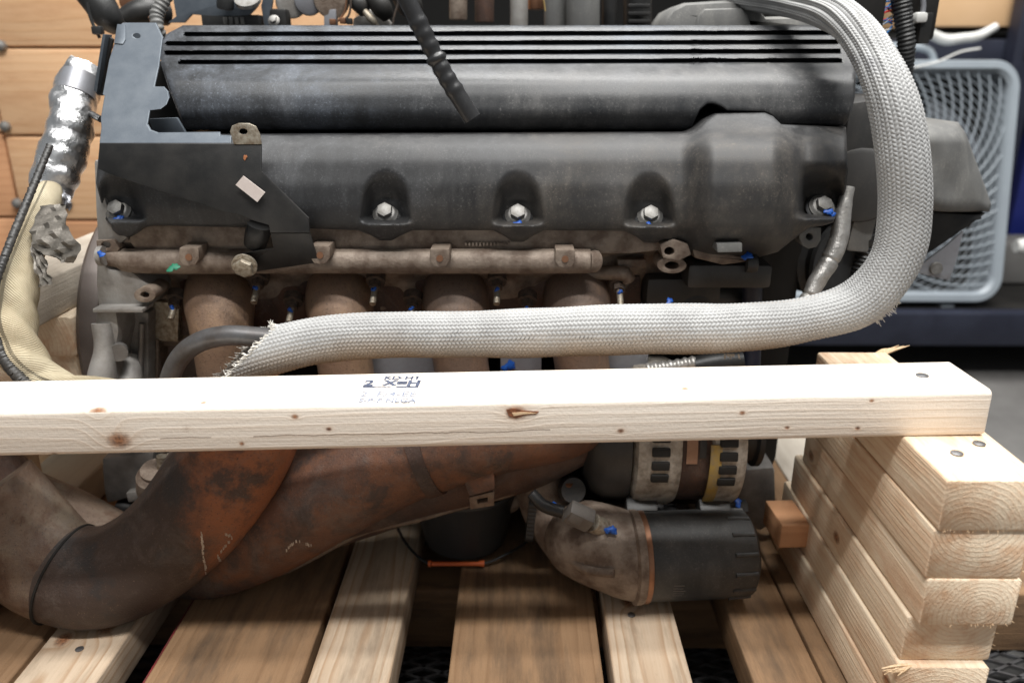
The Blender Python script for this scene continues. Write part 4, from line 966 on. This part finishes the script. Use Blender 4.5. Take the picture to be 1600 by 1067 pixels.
# right: air duct wedge, small aluminium bracket, dark housing, foil pipe
dtop = piece([(1380, 200), (1430, 194), (1475, 191), (1492, 195), (1503, 203), (1512, 216), (1550, 300)])
vs, fs = relief(lambda v: 1390.0, piece([(0, 1497), (.12, 1509), (.4, 1523), (.75, 1541), (.92, 1549), (1, 1546)]), lambda x: 191.0 + max(0, 1445 - x) * .12, lambda x: 331.0 - max(0, 1480 - x) * .05,
    lambda x, y: .748 + .055 * max(0, (x - 1430) / 120) ** 2 + .03 * max(0, (225 - y) / 34) ** 2 + .0012 * math.sin(x * .09) * math.sin(y * .07), .90, 48, list(np.linspace(0, 1, 48)), 22)
du = add('air_duct', vs, fs, 'grey_plastic', eng, smooth=60)
J().plate(poly([(1395, 330), (1440, 330), (1534, 336), (1546, 333), (1520, 350), (1470, 385), (1434, 408), (1395, 420)], .795), (0, .10, 0), bev=.004).out('duct_underside', 'bracket_dark', du)
J().plate(poly([(1426, 424), (1480, 384), (1506, 361), (1494, 410), (1484, 438), (1456, 432)], .79), (0, .004, 0), holes=[disc(1462, 419, 5, .79, 14)], bev=.0008).out('mount_bracket', 'silver_sheet', eng)
J().lathe([(5 * .0007, 0), (.0068, 0), (.006, .003), (5 * .0007, .003)], P(1462, 419, .7895), (0, -1, 0), 20).out('bracket_eye', 'zinc', eng)
hs = J(); hs.box(P(1345, 235, .84), (.08, .10, .11), bev=.02); hs.cyl(P(1345, 290, .76), P(1345, 290, .86), .035, n=24, bev=.004); hs.out('pump_housing', 'dark_metal', eng)
J().box(P(1340, 350, .775), (.022, .03, .05), rot=Matrix.Rotation(.1, 3, 'Y'), bev=.003).out('connector', 'grey_plastic', eng)
v, f, _ = tube(pp([(1352, 320, .775, 12), (1358, 372, .77, 12), (1345, 420, .77, 13), (1330, 470, .77, 13)]), 110, 14, disp=lambda u, v_: .0009 * np.sin(u * 1500)); add('harness_conduit', v, f, 'black_rubber', eng)
v, f, _ = tube(pp([(1352, 372, .77, 16), (1356, 380, .77, 16)]), 3, 20); add('cable_tie', v, f, 'bracket_dark', eng)

# top clutter behind the upper cover
j = J(); j.plate(poly([(1028, 62), (1040, 30), (1052, 14), (1072, 4), (1170, -2), (1186, 8), (1200, 26), (1270, 24), (1288, 40), (1288, 62)], .845), (0, .10, 0), bev=.012); j.out('filler_cover', 'grey_plastic', eng)
J().plate(poly([(1082, 62), (1092, 24), (1102, 14), (1160, 12), (1172, 24), (1180, 62)], .838), (0, .05, 0), bev=.006).out('cover_hump', 'grey_plastic', eng)
for (u, y1, r, m, Y) in ((716, 32, 14, 'cast_brown', .93), (757, 36, 15, 'rust_dark', .95), (811, 60, 14, 'cast_grey', .92), (838, 16, 13, 'copper', .95), (868, 60, 18, 'grey_plastic', .92), (911, 60, 26, 'grey_plastic', .90), (952, 60, 12, 'bracket_dark', .93), (996, 60, 22, 'bracket_dark', .95)):
    J().cyl(P(u, -40, Y), P(u, y1, Y), px(r, u, 20, Y), n=28, bev=.002).out('intake_runner', m, eng)
j = J()
for k in range(4): j.box(P(998, 10 + k * 12, .925), (.024, .01, .004), bev=.001)
j.out('runner_rib', 'bracket_dark', eng)
J().plate(poly([(275, 26), (268, -14), (404, -14), (403, 10), (390, 24), (352, 28), (300, 23), (288, 36), (262, 36)], .88), (0, .004, 0), bev=.0008).out('coil_bracket', 'bracket_steel', eng)
J().cyl(P(352, -10, .868), P(352, 16, .868), px(13, 352, 10, .87), n=20, bev=.003).out('rubber_cap', 'black_rubber', eng)
J().lathe([(.006, 0), (.013, 0), (.013, .004), (.006, .004)], P(388, 4, .872), (0, -.6, .8), 24).out('washer', 'zinc', eng)
J().box(P(365, 34, .89), (.06, .02, .012), bev=.001).out('connector', 'black_rubber', eng)
for k in range(4): J().box(P(352 + k * 9, 33, .8785), (.004, .002, .007), bev=.0004).out('connector_rib', 'grey_plastic', eng)
J().plate(poly([(414, -14), (428, -14), (420, 40), (436, 60), (416, 60), (408, 10)], .89), (0, .004, 0)).out('support_strut', 'bracket_steel', eng)
J().plate(poly([(420, 14), (446, 14), (450, 60), (420, 60)], .885), (0, .02, 0), bev=.003).out('coil_cap', 'bracket_dark', eng)
hexhead(P(428, 33, .878), (0, -.8, .4), .004, .005, .006, eng, 'zinc')
for (u, v, r, m) in ((455, 4, 24, 'cast_grey'), (482, 2, 22, 'silver_sheet'), (518, 0, 28, 'cast_brown')):
    J().cyl(P(u, v, .90), P(u, v, .98), px(r, u, v, .9), n=30, bev=.004).out('throttle_flange', m, eng)
J().plate(poly([(506, 15), (525, 15), (526, 60), (506, 60)], .90), (0, .01, 0), bev=.001).out('bracket_leg', 'silver_sheet', eng)
J().plate(poly([(550, 60), (552, 30), (575, 14), (602, 26), (614, 40), (614, 60)], .91), (0, .01, 0), bev=.001).out('fuel_bracket', 'cast_grey', eng)
for (u, v, Y, r, m) in ((560, 6, .90, 13, 'dark_metal'), (596, 12, .90, 16, 'deep_dark'), (640, 8, .93, 20, 'deep_dark'), (580, 30, .895, 6, 'zinc_worn')):
    J().tube(pp([(u - 14, v - 16, Y, r * .8), (u, v, Y - .006, r), (u + 10, v + 14, Y, r * .7)]), 14, 14).out('fuel_fitting', m, eng)
for pts, m, r in (([(528, 34), (538, 20), (541, 4), (542, -14)], 'copper', 1.6), ([(532, 36), (545, 24), (548, 2), (546, -14)], 'stud_dark', 1.8), ([(613, 40), (617, 22), (622, 4), (620, -14)], 'stud_dark', 1.6), ([(846, -14), (850, 4), (852, 18)], 'yellow_paint', 1.2)):
    v, f, _ = tube(pp([(a, b, .885, r) for a, b in pts]), 20, 8); add('wire', v, f, m, eng)
for (u, v, c_) in ((520, 35, 'copper'), (536, 33, 'copper'), (546, 34, 'bracket_dark')): J().box(P(u, v, .885), (.006, .008, .006), bev=.001).out('terminal', c_, eng)
# left top: black elbow hose, thin wire and loom
v, f, _ = tube(pp([(120, -30, .86, 20), (150, 0, .86, 24), (168, 26, .86, 22), (184, 44, .87, 14)]), 40, 24); add('elbow_hose', v, f, 'black_rubber', eng)
v, f, _ = tube(pp([(136, 4, .83, 2.6), (140, 24, .83, 2.6), (147, 42, .83, 2.6), (156, 60, .83, 2.8)]), 20, 8); add('wire', v, f, 'black_rubber', eng)
J().box(P(153, 48, .826), (.010, .008, .008), bev=.002).out('wire_clip', 'black_rubber', eng)
J().cyl(P(208, 4, .90), P(208, 4, .93), px(20, 208, 4, .9), n=28, bev=.002).out('sensor_cap', 'copper', eng)
J().tube(pp([(192, 30, .89, 14), (225, 18, .90, 20), (260, 22, .92, 18)]), 16, 14).out('vent_hose', 'bracket_dark', eng)
v, f, _ = tube(pp([(268, -20, .83, 9), (254, 6, .825, 10), (245, 24, .82, 10.5), (247, 44, .815, 9), (257, 60, .82, 6)]), 120, 14, disp=lambda u, v_: .0005 * np.sin(u * 1300)); add('loom', v, f, 'grey_plastic', eng)
blob(P(236, 29, .84), .003, 'copper', eng)
# upper right: wiring conduit, connector and coloured wires
J().box(P(1330, 10, .88), (.055, .05, .085), bev=.01).out('connector_housing', 'deep_dark', eng)
v, f, _ = tube(pp([(1405, -30, .86, 15), (1410, 20, .86, 14), (1416, 70, .86, 13), (1412, 120, .87, 12.5), (1404, 190, .88, 12)]), 160, 16, disp=lambda u, v_: .0007 * np.sin(u * 1600)); add('wiring_conduit', v, f, 'black_rubber', eng)
for k in range(16):
    m = ['wire_blue', 'wire_red', 'wire_blue', 'wire_white', 'black_rubber'][k % 5]; y0 = 6 + k * 3
    v, f, _ = tube(pp([(1368, 42 + (k - 8) * 1.0, .862, 1.4), (1380, y0 + 8 * math.sin(k), .858, 1.5), (1394, y0 - 4 + 6 * math.sin(k * 2), .864, 1.4)]), 10, 6); add('wire', v, f, m, eng)
J().box(P(1440, 16, .90), (.022, .03, .06), bev=.004).out('connector', 'deep_dark', eng)
J().box(P(1437, 28, .88), (.012, .012, .010), bev=.003).out('connector_lock', 'white_plastic', eng)
J().box(P(1442, 45, .885), (.012, .014, .030), bev=.002).out('connector', 'bracket_dark', eng)
J().tube(pp([(1440, -20, .88, 4), (1443, 10, .88, 4), (1440, 30, .88, 4)]), 8, 8).out('wire', 'silver_sheet', eng)
J().plate(poly([(1180, -10), (1200, -8), (1222, 20), (1206, 24), (1190, 10)], .835), (0, .006, 0), bev=.001).out('foil_patch', 'foil', eng)

# ------------------------------------------------------------------ hoses hanging from or lying over the engine (each loose at one end)
def bellows(u, v_):
    o = np.zeros_like(u)
    for k in range(3): o += .0008 * np.exp(-((u - (.034 + k * .0085)) / .0030) ** 2) + .0008 * np.exp(-((u - (.068 + k * .0085)) / .0030) ** 2)
    o += .0017 * np.exp(-((u - .0605) / .0024) ** 4)
    return o
rows_ = pp([(616, -36, .60, 13.5), (636, 0, .60, 14), (655, 38, .60, 13.5), (672, 72, .60, 12.5), (688, 104, .60, 12.8), (703, 130, .60, 13), (722, 160, .60, 14), (738, 186, .60, 14)])
v, f, _ = tube(rows_, 150, 28, disp=bellows, caps=False)
v_in, f_in, _ = tube([(a, b, c_, r * .72) for a, b, c_, r in rows_], 60, 28, caps=False)
n0 = len(v); v = np.vstack([v, v_in]); f += [tuple(reversed([q + n0 for q in w_])) for w_ in f_in]
e0, e1 = 149 * 28, n0 + 59 * 28
f += [(e0 + k, e1 + k, e1 + (k + 1) % 28, e0 + (k + 1) % 28) for k in range(28)]
tag(add('rubber_hose', v, f, 'hose_rubber'), 'black rubber hose with bellows and open cut end hanging over the ribbed cover', 'hose')

# woven heat sleeve
path = [(250, 612, .598, 36), (330, 583, .598, 36), (430, 547, .598, 36.5), (540, 526, .598, 34), (700, 523, .60, 33.5), (860, 519, .60, 36.5), (1000, 515, .60, 37.5), (1140, 511, .602, 36.5), (1250, 502, .606, 33), (1341, 474, .61, 36), (1396, 408, .612, 36), (1413, 330, .615, 36), (1411, 240, .62, 37), (1392, 150, .635, 34), (1357, 75, .67, 28), (1310, 24, .72, 25), (1246, 4, .78, 22), (1180, -8, .84, 22), (1120, -24, .9, 22)]
NU, NV = .0033, 36
def weave(u, v_):
    jx = np.floor(v_ * NV); fv = v_ * NV - jx; sg = np.where(jx % 2 == 0, 1.0, -1.0)
    ph = u / NU + sg * (fv - .5) * .55 + (jx % 2) * .5
    h = np.abs(np.sin(math.pi * ph)) ** .6 * np.sin(math.pi * np.clip(fv, 0.02, .98)) ** .5
    wob = .0004 * np.sin(u * 38 + v_ * 6.28) + .0002 * np.sin(u * 90 + v_ * 12.57)
    wob = wob + lump(31, .0030, 55, 2)(u, v_) - .0018
    rip = .0009 * np.sin(v_ * 2 * math.pi * 12) * np.clip((u - .70) / .15, 0, 1)
    return .0012 * h + wob + rip - .0007
cutf = lambda V: .022 + .085 * (.5 + .5 * np.cos(2 * math.pi * (V - .02)))
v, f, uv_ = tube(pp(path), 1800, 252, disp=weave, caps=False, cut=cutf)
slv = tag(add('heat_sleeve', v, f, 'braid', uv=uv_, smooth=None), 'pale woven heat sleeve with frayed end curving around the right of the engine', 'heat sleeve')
slv.data.polygons.foreach_set('use_smooth', [True] * len(slv.data.polygons))
tb = pp([(258, 640, .605, 15), (266, 590, .605, 15), (284, 555, .604, 15.5), (315, 533, .602, 16), (360, 524, .601, 16), (430, 528, .60, 16), (540, 524, .60, 16)])
v, f, _ = tube(tb, 60, 24); add('steel_pipe', v, f, 'steel_tube', slv)
j = J()                                           # loose glass fibres at the cut end
m_ = 252; sv_ = slv.data.vertices
for k in range(420):
    q = random.randrange(m_); p = Vector(sv_[q + m_ * random.randrange(0, 6)].co) + Vector(slv.location); l = random.uniform(.002, .0085) * random.random() ** .6
    d = Vector((-random.uniform(.1, 1), random.uniform(-.5, .3), random.uniform(-.6, .9))).normalized(); d2 = (d + Vector((random.uniform(-.9, .9), random.uniform(-.6, .6), random.uniform(-.9, .9)))).normalized()
    r = random.uniform(.00018, .0005)
    j.tube([(*(p + Vector((.002, 0, 0))), r), (*(p + d * l * .5), r), (*(p + d * l * .5 + d2 * l * .5), r * .5)], 5, 4)
j.out('frayed_fibre', 'sleeve_fibre', slv, kind='stuff')
j = J()
for k in range(60):
    t_ = random.uniform(0, 1); p = P(1362 + 40 * t_, 500 - 36 * t_, .604); d = Vector((random.uniform(.2, 1), random.uniform(-.3, .3), -random.uniform(.1, .9))).normalized()
    j.tube([(*(p + Vector((-.002, 0, .002))), .0004), (*(p + d * .002), .0004), (*(p + d * random.uniform(.003, .008) + Vector((random.uniform(-.002, .002), 0, random.uniform(-.002, .002)))), .0002)], 5, 4)
for k in range(14):
    p = P(1130 + 24 * random.random(), 553, .605); d = Vector((random.uniform(-.6, .6), random.uniform(-.3, .3), -1)).normalized()
    j.cyl(p, p + d * random.uniform(.002, .006), .0007, .0003, 5)
j.out('frayed_fibre', 'sleeve_fibre', slv, kind='stuff')

# thin foil-wrapped pipe in the loop of the sleeve
v, f, _ = tube(pp([(1326, 292, .70, 8), (1318, 330, .695, 11), (1311, 372, .69, 13.5), (1298, 404, .685, 14), (1280, 434, .68, 13), (1262, 466, .675, 11), (1240, 496, .67, 10)]), 120, 18, disp=lambda u, v_: lump(8, .0016, 500, 4)(u, v_) - .0008 - .0012 * np.exp(-((u - .066) / .0012) ** 2) - .0012 * np.exp(-((u - .102) / .0012) ** 2))
tag(add('foil_pipe', v, f, 'foil_dull'), 'thin dull foil-wrapped pipe inside the loop of the woven sleeve', 'pipe')

# left hose: foil wrap above, torn cream fabric sleeve below
th = empty('torn_hose', P(40, 600, .70)); tag(th, 'torn cream sleeve hose with silver foil wrap at left, peeling tape', 'hose')
_l1 = lump(3, .0060, 150, 3, 9); _l2 = lump(4, .0034, 420, 6, 9)
def crinkle(u, v_): return _l1(u, v_) + _l2(u, v_) - .0045
v, f, _ = tube(pp([(134, 104, .80, 16), (124, 130, .79, 25), (112, 180, .765, 27), (98, 240, .745, 28), (82, 296, .73, 24), (74, 316, .728, 14)]), 90, 36, disp=crinkle); add('foil_wrap', v, f, 'foil', th, smooth=14)
v, f, _ = tube(pp([(127, 118, .785, 26.5), (118, 148, .775, 28)]), 10, 32); add('clamp', v, f, 'silver_sheet', th)
_l3 = lump(11, .004, 110, 2)
def folds(u, v_): return (.0030 * np.abs(np.sin(u * 95 + 2 * np.sin(2 * math.pi * v_ + 1))) + _l3(u, v_)) * np.clip((u - .10) / .06, 0.15, 1) * np.clip((.33 - u) / .05, .1, 1) - .002
v, f, uv_ = tube(pp([(86, 278, .738, 18), (68, 322, .70, 24), (44, 380, .66, 29), (24, 440, .632, 32), (16, 500, .615, 31), (32, 552, .605, 27), (64, 586, .60, 22), (104, 600, .60, 12), (150, 604, .605, 8), (256, 606, .61, 6)]), 220, 40, disp=folds); add('cream_sleeve', v, f, 'cream_sleeve', th, uv=uv_)
v, f, _ = tube(pp([(78, 228, .70, 3), (46, 306, .66, 3.6), (12, 390, .62, 4), (-8, 450, .60, 4), (-10, 500, .598, 4.5), (4, 556, .588, 6), (34, 594, .585, 7), (60, 614, .585, 7)]), 240, 12, disp=lambda u, v_: lump(21, .0022, 2600, 3)(u, v_) - .0006); add('zip_braid', v, f, 'dark_metal', th)
def flap(pts, nm, mat):
    v = []; f = []; n = len(pts)
    for (a, b, Y) in pts: q = P(a, b, Y); v += [q, q + Vector((0, .0009, 0))]
    f = [[2 * i for i in range(n)], [2 * i + 1 for i in range(n)][::-1]] + [[2 * i, 2 * i + 1, 2 * ((i + 1) % n) + 1, 2 * ((i + 1) % n)] for i in range(n)]
    return f, v
def strip(rows_, nm, mat, n=14):                  # a crumpled strip between two edge lines
    A = spline([(*P(a, b, Y), 0) for (a, b, Y), _ in rows_], n)[0][:, :3]; B = spline([(*P(a, b, Y), 0) for _, (a, b, Y) in rows_], n)[0][:, :3]; v = []; k = 7
    for i in range(n):
        for q in range(k):
            t_ = q / (k - 1); w_ = A[i] * (1 - t_) + B[i] * t_; w_ = w_ + np.array((0, .0022 * math.sin(i * 1.3 + q * 1.1) + .0016 * math.sin(i * .7 - q * 2.3), 0)) + rng.normal(0, .00028, 3); v.append(w_)
    f = [[i * k + q, i * k + q + 1, (i + 1) * k + q + 1, (i + 1) * k + q] for i in range(n - 1) for q in range(k - 1)]
    n0 = len(v); v += [w_ + np.array((0, .0009, 0)) for w_ in v]; f += [[x + n0 for x in reversed(w_)] for w_ in f]
    add(nm, v, f, mat, th, smooth=34)
strip([((62, 322, .675), (100, 318, .67)), ((52, 352, .655), (104, 340, .65)), ((46, 372, .642), (108, 362, .637)), ((60, 392, .636), (118, 378, .63)), ((74, 398, .632), (127, 389, .628)), ((92, 408, .632), (112, 412, .626))], 'peeling_tape', 'tape_grey', 22)
strip([((46, 376, .642), (64, 392, .642)), ((50, 400, .634), (70, 406, .634)), ((56, 424, .628), (76, 428, .628)), ((62, 448, .622), (81, 444, .622))], 'peeling_tape', 'tape_grey', 14)
strip([((96, 296, .72), (106, 304, .72)), ((98, 308, .715), (110, 314, .715)), ((100, 322, .715), (108, 330, .715))], 'peeling_tape', 'silver_sheet', 8)
J().cyl(P(138, 176, .77), P(158, 187, .74), .003, n=10).out('tie_clip', 'black_rubber', th)
J().lathe([(0, 0), (.004, 0), (.003, .008), (0, .01)], P(117, 103, .80), (-.2, 0, 1), 8).out('foil_tip', 'foil_dull', th)

# ------------------------------------------------------------------ bucket under the engine
bk = empty('drip_bucket', (P(728, 860, .728).x, .728, ZP)); tag(bk, 'small black plastic bucket with orange handle grip under the rusty exhaust', 'bucket')
bx = P(728, 860, .728).x
J().lathe([(0, .001), (.040, .001), (.043, .004), (.056, .066), (.060, .070), (.060, .074), (.054, .074), (.041, .008), (0, .008)], (bx, .728, ZP), (0, 0, 1), 56).out('pail', 'bucket_plastic', bk)
hp = [(622, 826, .745, 2.2), (634, 848, .71, 2.2), (652, 868, .69, 2.2), (672, 880, .682, 2.2), (712, 881, .680, 2.2), (756, 880, .682, 2.2), (790, 866, .69, 2.2), (818, 850, .71, 2.2), (832, 834, .745, 2.2)]
v, f, _ = tube(pp(hp), 60, 10); add('wire_bail', v, f, 'black_rubber', bk)
v, f, _ = tube(pp([(669, 880, .681, 5.2), (675, 880, .681, 5), (680, 880.5, .680, 3.6), (745, 880.5, .680, 3.6), (750, 880, .681, 5), (757, 880, .681, 5.2)]), 40, 14); add('handle_grip', v, f, 'orange_plastic', bk)
